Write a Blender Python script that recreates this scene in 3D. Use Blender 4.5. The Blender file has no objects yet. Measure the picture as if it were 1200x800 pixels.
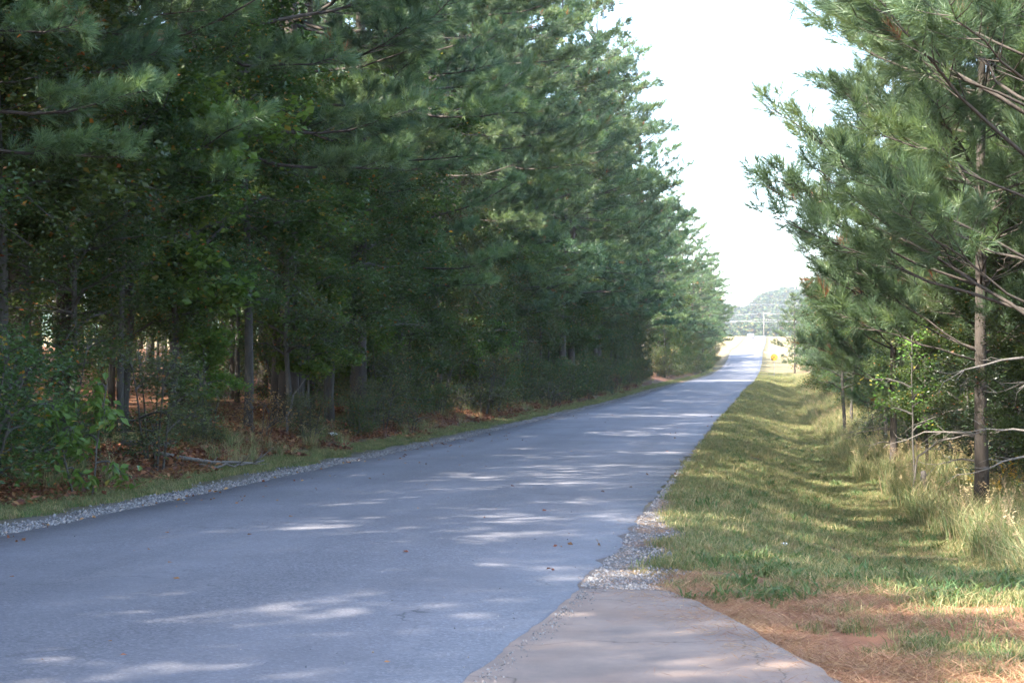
import bpy, math
import numpy as np

R = math.radians
C = bpy.context.scene.collection
SC = bpy.context.scene

# ------------------------------------------------------------------ camera, sky, sun, exposure
cam_d = bpy.data.cameras.new('camera')
cam = bpy.data.objects.new('camera', cam_d)
C.objects.link(cam)
cam.location = (0, 0, 1.6)
cam.rotation_euler = (R(90 + 1.23), 0, R(8.02))
cam_d.lens = 60
cam_d.sensor_width = 36
cam_d.clip_start = 0.1
cam_d.clip_end = 20000
cam_d.dof.use_dof = True
cam_d.dof.focus_distance = 17
cam_d.dof.aperture_fstop = 9.0
SC.camera = cam

SUN_EL, SUN_A = 45.0, 48.0          # elevation; turn behind the camera, from straight left
world = bpy.data.worlds.new('World')
SC.world = world
world.use_nodes = True
wn, wl = world.node_tree.nodes, world.node_tree.links
wn.clear()
w_out = wn.new('ShaderNodeOutputWorld')
w_bg = wn.new('ShaderNodeBackground')
w_sky = wn.new('ShaderNodeTexSky')
w_sky.sky_type = 'NISHITA'
w_sky.sun_disc = False
w_sky.sun_elevation = R(SUN_EL)
w_sky.sun_rotation = R(270 - SUN_A)
w_sky.air_density = 1.0
w_sky.dust_density = 1.6
w_sky.ozone_density = 1.0
w_bg.inputs[1].default_value = 0.15
wl.new(w_sky.outputs[0], w_bg.inputs[0])
wl.new(w_bg.outputs[0], w_out.inputs[0])

sun_d = bpy.data.lights.new('sun', 'SUN')
sun_d.energy = 4.2
sun_d.angle = R(0.53)
sun_d.color = (1.0, 0.93, 0.82)
sun = bpy.data.objects.new('sun', sun_d)
C.objects.link(sun)
sun.location = (-30, -10, 40)
sun.rotation_euler = (R(90 - SUN_EL), 0, R(-90 + SUN_A))   # corrected below by direction
from mathutils import Vector
to_sun = Vector((-math.cos(R(SUN_EL)) * math.cos(R(SUN_A)), -math.cos(R(SUN_EL)) * math.sin(R(SUN_A)), math.sin(R(SUN_EL))))
sun.rotation_euler = to_sun.to_track_quat('Z', 'Y').to_euler()

SC.view_settings.view_transform = 'Standard'
SC.view_settings.look = 'None'
SC.view_settings.gamma = 1.0
SC.view_settings.use_curve_mapping = False
SC.view_settings.exposure = 2.75
SC.render.engine = 'CYCLES'
cy = SC.cycles
cy.use_denoising = True
cy.denoiser = 'OPENIMAGEDENOISE'
cy.use_adaptive_sampling = True
cy.adaptive_threshold = 0.02
cy.debug_use_spatial_splits = True
cy.max_bounces = 4
cy.diffuse_bounces = 3
cy.glossy_bounces = 2
cy.transmission_bounces = 3
cy.volume_bounces = 0
cy.transparent_max_bounces = 4
cy.caustics_reflective = False
cy.caustics_refractive = False
cy.sample_clamp_indirect = 6

# ------------------------------------------------------------------ maths helpers
def smooth(a, b, x):
    t = np.clip((np.asarray(x, float) - a) / (b - a), 0, 1)
    return t * t * (3 - 2 * t)

def pchip(xs, ys):
    xs = np.array(xs, float); ys = np.array(ys, float)
    h = np.diff(xs); dl = np.diff(ys) / h
    m = np.zeros(len(xs))
    for i in range(1, len(xs) - 1):
        if dl[i - 1] * dl[i] > 0:
            w1, w2 = 2 * h[i] + h[i - 1], h[i] + 2 * h[i - 1]
            m[i] = (w1 + w2) / (w1 / dl[i - 1] + w2 / dl[i])
    m[0], m[-1] = dl[0], dl[-1]
    def f(x):
        x = np.clip(np.asarray(x, float), xs[0], xs[-1])
        i = np.clip(np.searchsorted(xs, x) - 1, 0, len(xs) - 2)
        t = (x - xs[i]) / h[i]
        return (ys[i] * (2 * t**3 - 3 * t**2 + 1) + m[i] * h[i] * (t**3 - 2 * t**2 + t)
                + ys[i + 1] * (-2 * t**3 + 3 * t**2) + m[i + 1] * h[i] * (t**3 - t**2))
    return f

_rn = np.random.default_rng(11).random((256, 256))
def vnoise(x, y):
    x = np.asarray(x, float); y = np.asarray(y, float)
    xi = np.floor(x).astype(int); yi = np.floor(y).astype(int)
    fx = x - xi; fy = y - yi
    fx = fx * fx * (3 - 2 * fx); fy = fy * fy * (3 - 2 * fy)
    g = lambda a, b: _rn[a % 256, b % 256]
    return (g(xi, yi) * (1 - fx) * (1 - fy) + g(xi + 1, yi) * fx * (1 - fy)
            + g(xi, yi + 1) * (1 - fx) * fy + g(xi + 1, yi + 1) * fx * fy)

def unit(v):
    return v / np.maximum(np.linalg.norm(v, axis=-1, keepdims=True), 1e-9)

# ------------------------------------------------------------------ the lie of the land
road_z = pchip([-80, 0, 45, 76, 129, 156, 218, 260, 300, 330, 345, 400, 600, 640, 800, 1200, 4200],
               [0, 0, 0.03, 0.22, 0.85, 1.25, 1.95, 2.9, 4.4, 6.3, 7.0, 8.7, 16.2, 16.9, 14, 12, 20])
edge_r = pchip([-80, 5, 9, 13, 20, 60, 76, 129, 156, 218, 300, 340, 600, 660, 720, 1000, 4200],
               [-1.75, -1.7, -1.51, -1.33, -1.3, -1.3, -1.1, -0.5, 0.1, 0.7, 1.6, 2.0, 4.5, 4.2, -3, -60, -60])
ROAD_W = 6.15
def edge_l(y): return edge_r(y) - ROAD_W

def ground_z(x, y):
    x = np.asarray(x, float); y = np.asarray(y, float)
    s = x - edge_r(y); t = edge_l(y) - x
    z = road_z(y).copy() if hasattr(road_z(y), 'copy') else road_z(y)
    fill = smooth(14.3, 19, y) * (1 - 0.8 * smooth(150, 230, y))      # the ditch is filled for the driveway
    ditch = 0.62 * smooth(0.4, 3.1, s) - 0.42 * smooth(3.7, 6.2, s)
    z = z - ditch * fill - 0.02 * smooth(0, 0.15, s)
    z = z - 0.06 * smooth(0.3, 2.0, s) * (1 - fill)
    z = z + 0.02 * (vnoise(x * 2.3, y * 2.3) - 0.5) * (smooth(0.3, 0.8, s) + smooth(0.6, 1.2, t))
    z = z + 0.07 * (vnoise(x * 0.45 + 9, y * 0.31) - 0.5) * (0.35 * smooth(1.2, 3, s) + smooth(1.2, 3, t))
    wooded = 1 - smooth(280, 330, y)
    z = z + (0.38 * smooth(1.2, 3.2, t) + 0.09 * np.clip(t - 4, 0, 26)) * wooded
    z = z + 0.5 * (vnoise(x * 0.16, y * 0.16 + 4) - 0.5) * smooth(4, 10, t) * wooded
    z = z - 0.05 * ((s < 0) & (t < 0))
    # far open country
    z = z + 5 * (vnoise(x * 0.006, y * 0.006 + 7) - 0.5) * smooth(25, 160, np.maximum(s, t))
    bank = 1.4 * smooth(2.0, 7, t) * smooth(296, 318, y) * (1 - smooth(345, 420, y))
    return z + bank * smooth(0.5, 2, t)

# ------------------------------------------------------------------ mesh helpers
class MB:
    """collects triangles"""
    def __init__(self):
        self.v, self.f, self.a, self.n = [], [], [], 0
    def add(self, v, f, tint=0.5):
        v = np.asarray(v, float); f = np.asarray(f, int)
        self.v.append(v); self.f.append(f + self.n); self.n += len(v)
        t = np.empty(len(v)); t[:] = tint
        self.a.append(t)
    def tube(self, pts, rad, sides=6, tint=0.5, cap=True):
        pts = np.asarray(pts, float); rad = np.asarray(rad, float); n = len(pts)
        d = unit(np.gradient(pts, axis=0))
        up = np.where(np.abs(d[:, 2:3]) > 0.9, np.array([[1.0, 0, 0]]), np.array([[0, 0, 1.0]]))
        up[:] = up[n // 2]
        a = unit(np.cross(d, up)); b = np.cross(d, a)
        th = np.linspace(0, 2 * math.pi, sides, endpoint=False)
        ring = (np.cos(th)[None, :, None] * a[:, None] + np.sin(th)[None, :, None] * b[:, None])
        v = (pts[:, None] + ring * rad[:, None, None]).reshape(-1, 3)
        i, j = np.meshgrid(np.arange(n - 1), np.arange(sides), indexing='ij')
        p = i * sides + j; q = i * sides + (j + 1) % sides
        f = np.concatenate([np.stack([p, q, q + sides], -1).reshape(-1, 3), np.stack([p, q + sides, p + sides], -1).reshape(-1, 3)])
        if cap:
            k = len(v); v = np.concatenate([v, pts[[0, -1]]])
            jj = np.arange(sides)
            f = np.concatenate([f, np.stack([np.full(sides, k), (jj + 1) % sides, jj], -1),
                                np.stack([np.full(sides, k + 1), (n - 1) * sides + jj, (n - 1) * sides + (jj + 1) % sides], -1)])
        self.add(v, f, tint)
    def box(self, lo, hi, tint=0.5):
        (x0, y0, z0), (x1, y1, z1) = lo, hi
        v = [(x0, y0, z0), (x1, y0, z0), (x1, y1, z0), (x0, y1, z0), (x0, y0, z1), (x1, y0, z1), (x1, y1, z1), (x0, y1, z1)]
        q = [(0, 3, 2, 1), (4, 5, 6, 7), (0, 1, 5, 4), (1, 2, 6, 5), (2, 3, 7, 6), (3, 0, 4, 7)]
        self.add(v, [t for a, b, c, d in q for t in ((a, b, c), (a, c, d))], tint)
    def mesh(self, name, mat, smooth_shade=False):
        v = np.concatenate(self.v); f = np.concatenate(self.f); a = np.concatenate(self.a)
        return raw_mesh(name, v, f, mat, smooth_shade, tint=a)
    def obj(self, name, mat, parent=None, smooth_shade=False):
        o = bpy.data.objects.new(name, self.mesh(name, mat, smooth_shade))
        C.objects.link(o)
        if parent: o.parent = parent
        return o

def raw_mesh(name, v, f, mat, smooth_shade=False, **attrs):
    me = bpy.data.meshes.new(name)
    nv, nf = len(v), len(f)
    me.vertices.add(nv); me.loops.add(nf * 3); me.polygons.add(nf)
    me.vertices.foreach_set('co', np.ascontiguousarray(v, dtype=np.float32).ravel())
    me.loops.foreach_set('vertex_index', np.ascontiguousarray(f, dtype=np.int32).ravel())
    me.polygons.foreach_set('loop_start', np.arange(0, nf * 3, 3, dtype=np.int32))
    me.polygons.foreach_set('use_smooth', np.full(nf, smooth_shade))
    for k, a in attrs.items():
        at = me.attributes.new(k, 'FLOAT', 'POINT')
        at.data.foreach_set('value', np.ascontiguousarray(a, dtype=np.float32))
    me.update(calc_edges=True)
    if mat: me.materials.append(mat)
    return me

def link(name, me, parent=None):
    o = bpy.data.objects.new(name, me); C.objects.link(o)
    if parent: o.parent = parent
    return o

def tag(o, label=None, cat=None, group=None, kind=None):
    if label: o['label'] = label
    if cat: o['category'] = cat
    if group: o['group'] = group
    if kind: o['kind'] = kind
    return o

def thing(name, label, cat, loc=(0, 0, 0), rotz=0, group=None, scale=1.0):
    o = bpy.data.objects.new(name, None); C.objects.link(o)
    o.empty_display_size = 0.2
    o.location = loc; o.rotation_euler = (0, 0, rotz)
    o.scale = (scale, scale, scale) if not hasattr(scale, '__len__') else scale
    return tag(o, label, cat, group)

# ------------------------------------------------------------------ materials
class Mat:
    def __init__(self, name):
        self.m = bpy.data.materials.new(name); self.m.use_nodes = True
        self.n, self.l = self.m.node_tree.nodes, self.m.node_tree.links
        self.n.clear()
        self.out = self.n.new('ShaderNodeOutputMaterial')
        self.p = self.n.new('ShaderNodeBsdfPrincipled')
        self.l.new(self.p.outputs[0], self.out.inputs[0])
    def set(self, **k):
        for a, b in k.items(): self.p.inputs[a.replace('_', ' ')].default_value = b
        return self
    def attr(self, name):
        a = self.n.new('ShaderNodeAttribute'); a.attribute_name = name; return a.outputs['Fac']
    def noise(self, scale, detail=4, rough=0.6, vec=None, dist=0.0):
        t = self.n.new('ShaderNodeTexNoise'); t.inputs['Scale'].default_value = scale
        t.inputs['Detail'].default_value = detail; t.inputs['Roughness'].default_value = rough
        t.inputs['Distortion'].default_value = dist
        self.l.new(vec if vec is not None else self.pos(), t.inputs['Vector'])
        return t.outputs['Fac']
    def pos(self):
        if not hasattr(self, '_pos'):
            self._pos = self.n.new('ShaderNodeNewGeometry').outputs['Position']
        return self._pos
    def objco(self):
        if not hasattr(self, '_oc'):
            self._oc = self.n.new('ShaderNodeTexCoord').outputs['Object']
        return self._oc
    def stretch(self, v, s):
        m = self.n.new('ShaderNodeMapping'); m.inputs['Scale'].default_value = s
        self.l.new(v, m.inputs['Vector']); return m.outputs[0]
    def ramp(self, fac, stops, interp='LINEAR'):
        r = self.n.new('ShaderNodeValToRGB'); e = r.color_ramp; e.interpolation = interp
        while len(e.elements) < len(stops): e.elements.new(0.5)
        for el, (p, c) in zip(e.elements, stops):
            el.position = p; el.color = (*c, 1) if len(c) == 3 else c
        self.l.new(fac, r.inputs[0]); return r.outputs[0]
    def mix(self, fac, a, b, mode='MIX'):
        m = self.n.new('ShaderNodeMix'); m.data_type = 'RGBA'; m.blend_type = mode
        for s, val in ((m.inputs[0], fac), (m.inputs[6], a), (m.inputs[7], b)):
            if hasattr(val, 'links') or hasattr(val, 'is_output'): self.l.new(val, s)
            elif hasattr(val, '__len__'): s.default_value = (*val, 1)
            else: s.default_value = val
        return m.outputs[2]
    def math(self, op, a, b=0.0, clamp=False):
        m = self.n.new('ShaderNodeMath'); m.operation = op; m.use_clamp = clamp
        for s, val in ((m.inputs[0], a), (m.inputs[1], b)):
            if hasattr(val, 'is_output'): self.l.new(val, s)
            else: s.default_value = val
        return m.outputs[0]
    def rnd(self):
        return self.n.new('ShaderNodeObjectInfo').outputs['Random']
    def bump(self, h, strength=0.5, dist=0.02):
        b = self.n.new('ShaderNodeBump'); b.inputs['Strength'].default_value = strength
        b.inputs['Distance'].default_value = dist
        self.l.new(h, b.inputs['Height']); self.l.new(b.outputs[0], self.p.inputs['Normal'])
        return self
    def base(self, c):
        if hasattr(c, 'is_output'): self.l.new(c, self.p.inputs['Base Color'])
        else: self.p.inputs['Base Color'].default_value = (*c, 1)
        return self
    def translucent(self, col, fac):
        t = self.n.new('ShaderNodeBsdfTranslucent'); self.l.new(col, t.inputs[0])
        mx = self.n.new('ShaderNodeMixShader'); mx.inputs[0].default_value = fac
        self.l.new(self.p.outputs[0], mx.inputs[1]); self.l.new(t.outputs[0], mx.inputs[2])
        self.l.new(mx.outputs[0], self.out.inputs[0]); return self

def plain(name, col, rough=0.6, metal=0.0, spec=0.4):
    m = Mat(name).set(Roughness=rough, Metallic=metal)
    m.p.inputs['Specular IOR Level'].default_value = spec
    n = m.noise(9, 4, vec=m.objco())
    c = m.mix(m.math('MULTIPLY', n, 0.5), col, tuple(x * 0.7 for x in col))
    return m.base(c).m

def foliage_mat(name, stops, trans=0.35, rough=0.55, spec=0.25, vary=0.35, sat=1.0):
    m = Mat(name).set(Roughness=rough)
    m.p.inputs['Specular IOR Level'].default_value = spec
    col = m.ramp(m.attr('tint'), stops)
    h = m.n.new('ShaderNodeHueSaturation')
    r = m.rnd()
    m.l.new(m.math('ADD', m.math('MULTIPLY', r, 0.035), 0.4825), h.inputs['Hue'])
    m.l.new(m.math('ADD', m.math('MULTIPLY', r, vary), 1 - vary / 2), h.inputs['Value'])
    h.inputs['Saturation'].default_value = sat
    m.l.new(col, h.inputs['Color'])
    m.base(h.outputs[0])
    bright = m.mix(1.0, h.outputs[0], (1.35, 1.3, 0.8), 'MULTIPLY')
    return m.translucent(bright, trans).m

M = {}
M['needle'] = foliage_mat('pine_needles', [(0, (0.050, 0.092, 0.056)), (0.5, (0.092, 0.150, 0.080)), (0.9, (0.150, 0.215, 0.090)), (0.965, (0.18, 0.23, 0.09)), (0.975, (0.30, 0.13, 0.06)), (1, (0.26, 0.11, 0.05))], 0.38, 0.42, 0.5)
M['leaf'] = foliage_mat('broad_leaves', [(0, (0.035, 0.065, 0.022)), (0.55, (0.055, 0.095, 0.028)), (0.88, (0.10, 0.135, 0.032)), (0.94, (0.20, 0.17, 0.04)), (0.97, (0.32, 0.16, 0.035)), (1, (0.34, 0.09, 0.03))], 0.48, 0.42, 0.45)
M['leaf_dull'] = foliage_mat('dull_leaves', [(0, (0.055, 0.075, 0.035)), (0.6, (0.085, 0.105, 0.045)), (0.86, (0.13, 0.14, 0.05)), (0.95, (0.24, 0.15, 0.05)), (1, (0.28, 0.10, 0.04))], 0.4, 0.5, 0.35)
M['leaf_bright'] = foliage_mat('bright_leaves', [(0, (0.07, 0.14, 0.03)), (0.6, (0.11, 0.19, 0.04)), (0.92, (0.17, 0.22, 0.05)), (1, (0.33, 0.24, 0.05))], 0.45, 0.45, 0.3)
M['leaf_autumn'] = foliage_mat('autumn_leaves', [(0, (0.20, 0.12, 0.04)), (0.5, (0.36, 0.22, 0.06)), (1, (0.42, 0.17, 0.05))], 0.4, 0.5, 0.3)
M['leaf_red'] = foliage_mat('red_leaves', [(0, (0.13, 0.07, 0.04)), (0.5, (0.21, 0.11, 0.05)), (1, (0.28, 0.17, 0.07))], 0.35, 0.5, 0.3)
M['leaf_holly'] = foliage_mat('evergreen_leaves', [(0, (0.018, 0.036, 0.016)), (0.6, (0.028, 0.055, 0.02)), (1, (0.05, 0.08, 0.025))], 0.2, 0.35, 0.5)
M['grass'] = foliage_mat('verge_grass', [(0, (0.065, 0.115, 0.042)), (0.35, (0.10, 0.15, 0.055)), (0.6, (0.17, 0.175, 0.075)), (0.82, (0.29, 0.235, 0.12)), (1, (0.38, 0.29, 0.16))], 0.35, 0.6, 0.25, 0.45)
M['tallgrass'] = foliage_mat('tall_grass', [(0, (0.085, 0.135, 0.055)), (0.35, (0.13, 0.17, 0.07)), (0.6, (0.22, 0.22, 0.105)), (0.85, (0.36, 0.30, 0.17)), (1, (0.38, 0.27, 0.17))], 0.38, 0.6, 0.25, 0.45)
M['litter'] = foliage_mat('fallen_leaves', [(0, (0.10, 0.05, 0.032)), (0.5, (0.20, 0.085, 0.045)), (0.8, (0.27, 0.12, 0.06)), (1, (0.33, 0.20, 0.11))], 0.2, 0.65, 0.2, 0.4)
M['straw'] = foliage_mat('pine_straw', [(0, (0.18, 0.095, 0.055)), (0.5, (0.30, 0.16, 0.09)), (1, (0.42, 0.28, 0.17))], 0.15, 0.6, 0.25, 0.3)

def bark(name, dark, light, scale=14):
    m = Mat(name).set(Roughness=0.9)
    v = m.stretch(m.objco(), (1, 1, 0.22))
    n = m.noise(scale, 6, 0.7, v)
    n2 = m.noise(1.7, 3, 0.5, m.objco())
    m.base(m.mix(m.math('MULTIPLY', n2, 0.5), m.ramp(n, [(0.3, dark), (0.7, light)]), (0.09, 0.085, 0.07)))
    return m.bump(n, 0.9, 0.03).m
M['pine_bark'] = bark('pine_bark', (0.022, 0.017, 0.014), (0.081, 0.057, 0.046))
M['grey_bark'] = bark('grey_bark', (0.031, 0.027, 0.023), (0.104, 0.094, 0.081), 20)
M['deadwood'] = bark('dead_wood', (0.080, 0.068, 0.060), (0.240, 0.208, 0.184), 22)

def make_ground_mat():
    m = Mat('ground_soil').set(Roughness=0.95)
    m.p.inputs['Specular IOR Level'].default_value = 0.15
    fine = m.noise(42, 6, 0.7); mid = m.noise(3.1, 5, 0.6); big = m.noise(0.35, 3)
    grass = m.mix(m.ramp(mid, [(0.35, (0,) * 3), (0.65, (1,) * 3)]), (0.060, 0.076, 0.030), (0.136, 0.104, 0.056))
    grass = m.mix(m.math('MULTIPLY', fine, 0.6), grass, (0.080, 0.060, 0.036))
    litter = m.mix(m.ramp(fine, [(0.35, (0,) * 3), (0.65, (1,) * 3)]), (0.068, 0.036, 0.024), (0.160, 0.076, 0.044))
    litter = m.mix(m.ramp(mid, [(0.4, (0,) * 3), (0.7, (1,) * 3)]), litter, (0.192, 0.088, 0.044))
    clay = m.mix(m.ramp(mid, [(0.35, (0,) * 3), (0.68, (1,) * 3)]), (0.232, 0.100, 0.056), (0.352, 0.156, 0.080))
    clay = m.mix(m.math('MULTIPLY', fine, 0.55), clay, (0.176, 0.104, 0.068))
    field = m.mix(big, (0.160, 0.140, 0.064), (0.272, 0.200, 0.104))
    edge = m.mix(fine, (0.104, 0.092, 0.084), (0.200, 0.176, 0.168))
    c = m.mix(m.attr('woods'), grass, litter)
    c = m.mix(m.attr('clay'), c, clay)
    c = m.mix(m.attr('field'), c, field)
    c = m.mix(m.attr('grit'), c, edge)
    m.base(c)
    return m.bump(m.math('ADD', fine, m.math('MULTIPLY', mid, 0.8)), 0.8, 0.03).m
M['ground'] = make_ground_mat()

def asphalt(name, lo, hi, tint):
    m = Mat(name).set(Roughness=0.8)
    m.p.inputs['Specular IOR Level'].default_value = 0.4
    grit = m.n.new('ShaderNodeTexVoronoi'); grit.inputs['Scale'].default_value = 62
    m.l.new(m.pos(), grit.inputs['Vector'])
    sp = m.n.new('ShaderNodeSeparateColor'); m.l.new(grit.outputs['Color'], sp.inputs[0])
    mid_c = tuple((a + b) / 2 for a, b in zip(lo, hi))
    stone = m.ramp(sp.outputs[0], [(0, lo), (0.35, mid_c), (0.8, hi), (1, tuple(min(1, x * 1.5) for x in hi))])
    stone = m.mix(0.12, stone, mid_c)
    # wheel tracks worn smoother and paler along each lane
    along = m.noise(1.0, 4, 0.6, m.stretch(m.pos(), (0.75, 0.05, 1)))
    c = m.mix(m.ramp(along, [(0.38, (0,) * 3), (0.62, (0.8,) * 3)]), stone, m.mix(0.6, stone, tint))
    patch = m.noise(0.3, 5, 0.65)
    c = m.mix(m.ramp(patch, [(0.42, (0,) * 3), (0.66, (0.75,) * 3)]), c, m.mix(0.6, c, lo))
    stain = m.noise(4.5, 6, 0.72)
    c = m.mix(m.ramp(stain, [(0.58, (0,) * 3), (0.74, (0.55,) * 3)]), c, lo)
    dust = m.noise(1.3, 5, 0.7, m.stretch(m.pos(), (1, 0.4, 1)))
    c = m.mix(m.ramp(dust, [(0.55, (0,) * 3), (0.8, (0.35,) * 3)]), c, (0.26, 0.235, 0.225))
    # cracks: thin lines where distorted cells meet, broken up by a mask
    wob = m.n.new('ShaderNodeTexNoise'); wob.inputs['Scale'].default_value = 1.6; wob.inputs['Detail'].default_value = 5
    m.l.new(m.pos(), wob.inputs['Vector'])
    vm = m.n.new('ShaderNodeVectorMath'); vm.operation = 'MULTIPLY_ADD'; vm.inputs[1].default_value = (1.1, 1.1, 0)
    m.l.new(wob.outputs['Color'], vm.inputs[0]); m.l.new(m.stretch(m.pos(), (1.0, 0.45, 1)), vm.inputs[2])
    ck = m.n.new('ShaderNodeTexVoronoi'); ck.feature = 'DISTANCE_TO_EDGE'; ck.inputs['Scale'].default_value = 0.42
    m.l.new(vm.outputs[0], ck.inputs['Vector'])
    line = m.ramp(ck.outputs['Distance'], [(0.0, (1,) * 3), (0.006, (0,) * 3)])
    where = m.ramp(m.noise(0.5, 3), [(0.48, (0,) * 3), (0.6, (0.7,) * 3)])
    crack = m.mix(1.0, line, where, 'MULTIPLY')
    c = m.mix(crack, c, (0.03, 0.03, 0.033))
    m.base(c)
    return m.bump(grit.outputs['Distance'], 0.3, 0.005)
M['asphalt'] = asphalt('worn_asphalt', (0.074, 0.072, 0.080), (0.148, 0.145, 0.160), (0.190, 0.186, 0.203)).m
def make_apron():
    m = Mat('driveway_concrete').set(Roughness=0.85)
    m.p.inputs['Specular IOR Level'].default_value = 0.25
    mid = m.noise(2.2, 6, 0.65); fine = m.noise(130, 3, 0.6); big = m.noise(0.8, 3)
    c = m.mix(m.ramp(mid, [(0.35, (0,) * 3), (0.65, (1,) * 3)]), (0.180, 0.144, 0.124), (0.264, 0.204, 0.168))
    c = m.mix(m.ramp(big, [(0.45, (0,) * 3), (0.7, (0.6,) * 3)]), c, (0.240, 0.160, 0.116))
    c = m.mix(m.ramp(fine, [(0.45, (0,) * 3), (0.8, (0.25,) * 3)]), c, (0.104, 0.092, 0.084))
    st = m.noise(9, 6, 0.7)
    c = m.mix(m.ramp(st, [(0.6, (0,) * 3), (0.75, (0.4,) * 3)]), c, (0.096, 0.084, 0.080))
    wob = m.n.new('ShaderNodeTexNoise'); wob.inputs['Scale'].default_value = 2.2; wob.inputs['Detail'].default_value = 6
    m.l.new(m.pos(), wob.inputs['Vector'])
    vm = m.n.new('ShaderNodeVectorMath'); vm.operation = 'MULTIPLY_ADD'; vm.inputs[1].default_value = (0.7, 0.7, 0)
    m.l.new(wob.outputs['Color'], vm.inputs[0]); m.l.new(m.pos(), vm.inputs[2])
    ck = m.n.new('ShaderNodeTexVoronoi'); ck.feature = 'DISTANCE_TO_EDGE'; ck.inputs['Scale'].default_value = 0.55
    m.l.new(vm.outputs[0], ck.inputs['Vector'])
    line = m.ramp(ck.outputs['Distance'], [(0.0, (0.75,) * 3), (0.005, (0,) * 3)])
    c = m.mix(line, c, (0.048, 0.040, 0.036))
    m.base(c)
    return m.bump(m.math('ADD', fine, m.math('MULTIPLY', mid, 0.8)), 0.5, 0.006).m
M['apron'] = make_apron()
def make_stone():
    m = Mat('gravel_stone').set(Roughness=0.85)
    r = m.rnd()
    return m.base(m.ramp(r, [(0, (0.078, 0.078, 0.082)), (0.5, (0.156, 0.152, 0.156)), (0.9, (0.281, 0.273, 0.269)), (1, (0.328, 0.257, 0.211))])).m
M['stone'] = make_stone()
M['clay_track'] = M['ground']
M['sign_yellow'] = plain('sign_yellow', (0.52, 0.25, 0.012), 0.5)
M['sign_black'] = plain('sign_black', (0.02, 0.02, 0.02), 0.5)
M['sign_green'] = plain('sign_green', (0.015, 0.26, 0.19), 0.4)
M['steel'] = plain('galvanised_steel', (0.36, 0.37, 0.38), 0.45, 0.6)
M['pole_wood'] = bark('pole_wood', (0.16, 0.135, 0.115), (0.30, 0.26, 0.23), 18)
M['wire'] = plain('wire_metal', (0.32, 0.32, 0.33), 0.4, 0.5)
M['car_paint'] = plain('car_paint', (0.72, 0.74, 0.76), 0.25, 0.0, 0.6)
M['glass_dark'] = plain('car_glass', (0.03, 0.05, 0.07), 0.08, 0.0, 0.8)
M['rubber'] = plain('tyre_rubber', (0.02, 0.02, 0.02), 0.9)
M['lamp'] = plain('lamp_lens', (0.7, 0.7, 0.66), 0.15)
M['tail'] = plain('tail_lens', (0.45, 0.02, 0.02), 0.2)
M['white_litter'] = plain('white_plastic', (0.74, 0.75, 0.76), 0.5)
M['hill_forest'] = foliage_mat('hill_forest', [(0, (0.04, 0.065, 0.03)), (0.6, (0.065, 0.09, 0.035)), (0.85, (0.12, 0.12, 0.045)), (1, (0.20, 0.13, 0.05))], 0.2, 0.7, 0.1, 0.5)

# ------------------------------------------------------------------ ground, road, driveways
def axis_lines(segs):
    out = []
    for a, b, st in segs: out.append(np.arange(a, b, st))
    return np.concatenate(out + [np.array([segs[-1][1]])])

u_pos = axis_lines([(0, 9, 0.25), (9, 20, 0.7), (20, 60, 4), (60, 260, 25), (260, 1160, 300)])
u_neg = -axis_lines([(0, 12, 0.25), (12, 34, 0.8), (34, 60, 4), (60, 260, 25), (260, 1160, 300)])[::-1]
yl = axis_lines([(-70, -5, 3), (-5, 60, 0.4), (60, 350, 1.8), (350, 700, 7), (700, 2100, 100)])
U = np.concatenate([u_neg, np.linspace(0, 1, 9)[1:-1] * 0, u_pos])
nl_ = len(u_neg)
# columns: left of road (offset from left edge), under the road (fractions), right of road (offset from right edge)
fr = np.linspace(0, 1, 7)[1:-1]
cols = []
for u in u_neg: cols.append(edge_l(yl) + u)
for f in fr: cols.append(edge_l(yl) + ROAD_W * f)
for u in u_pos: cols.append(edge_r(yl) + u)
GX = np.stack(cols, 1); GY = np.repeat(yl[:, None], GX.shape[1], 1)
GZ = ground_z(GX, GY)
ny, nx = GX.shape
ii, jj = np.meshgrid(np.arange(ny - 1), np.arange(nx - 1), indexing='ij')
p0 = ii * nx + jj
gf = np.concatenate([np.stack([p0, p0 + 1, p0 + nx + 1], -1).reshape(-1, 3), np.stack([p0, p0 + nx + 1, p0 + nx], -1).reshape(-1, 3)])
gs = GX - edge_r(GY); gt = edge_l(GY) - GX
nz = vnoise(GX * 1.3 + 3, GY * 1.3)
nz2 = vnoise(GX * 0.5 + 40, GY * 0.5)
woods = np.maximum(smooth(1.3, 2.6, gt + (nz - 0.5) * 1.0), smooth(4.2, 6.5, gs + (nz - 0.5) * 1.5)) * (1 - smooth(275, 310, GY))
drive_x = GX
def apron_edge(y):                      # outer edge of the driveway apron
    return np.interp(y, [-10, 5.2, 5.7, 6.6, 7.6, 9.0, 11, 12.4, 13.0], [14, 9, 4.2, 2.0, 1.15, 0.52, 0.0, -0.42, -0.62])
clay_near = (1 - smooth(0.2, 3.2, np.hypot(np.maximum(GX - 2.6, 0) * 0.35 + np.maximum(apron_edge(GY) - GX, 0), np.maximum(np.abs(GY - 10.5) - 1.6, 0) * 1.0) + (nz - 0.5) * 1.8)) * (GY < 17) * (gs > 0.1)
clay_near = np.maximum(clay_near, 0.8 * (1 - smooth(0.1, 0.55, np.abs(GX - apron_edge(GY)) + (nz - 0.5) * 0.4)) * (GY < 14) * (gs > 0.1))
clay_bank = np.maximum(smooth(0.4, 1.0, gt) * smooth(300, 316, GY) * (1 - smooth(345, 420, GY)), 0) * (nz2 > 0.25)
clay_dr = (1 - smooth(2.0, 3.2, np.abs(GY - 157))) * smooth(0, 0.6, gt) + (1 - smooth(2.6, 4.0, np.abs(GY - 227))) * smooth(0, 0.5, gs)
clay = np.clip(clay_near + clay_bank * 0.9 + clay_dr, 0, 1)
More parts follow.
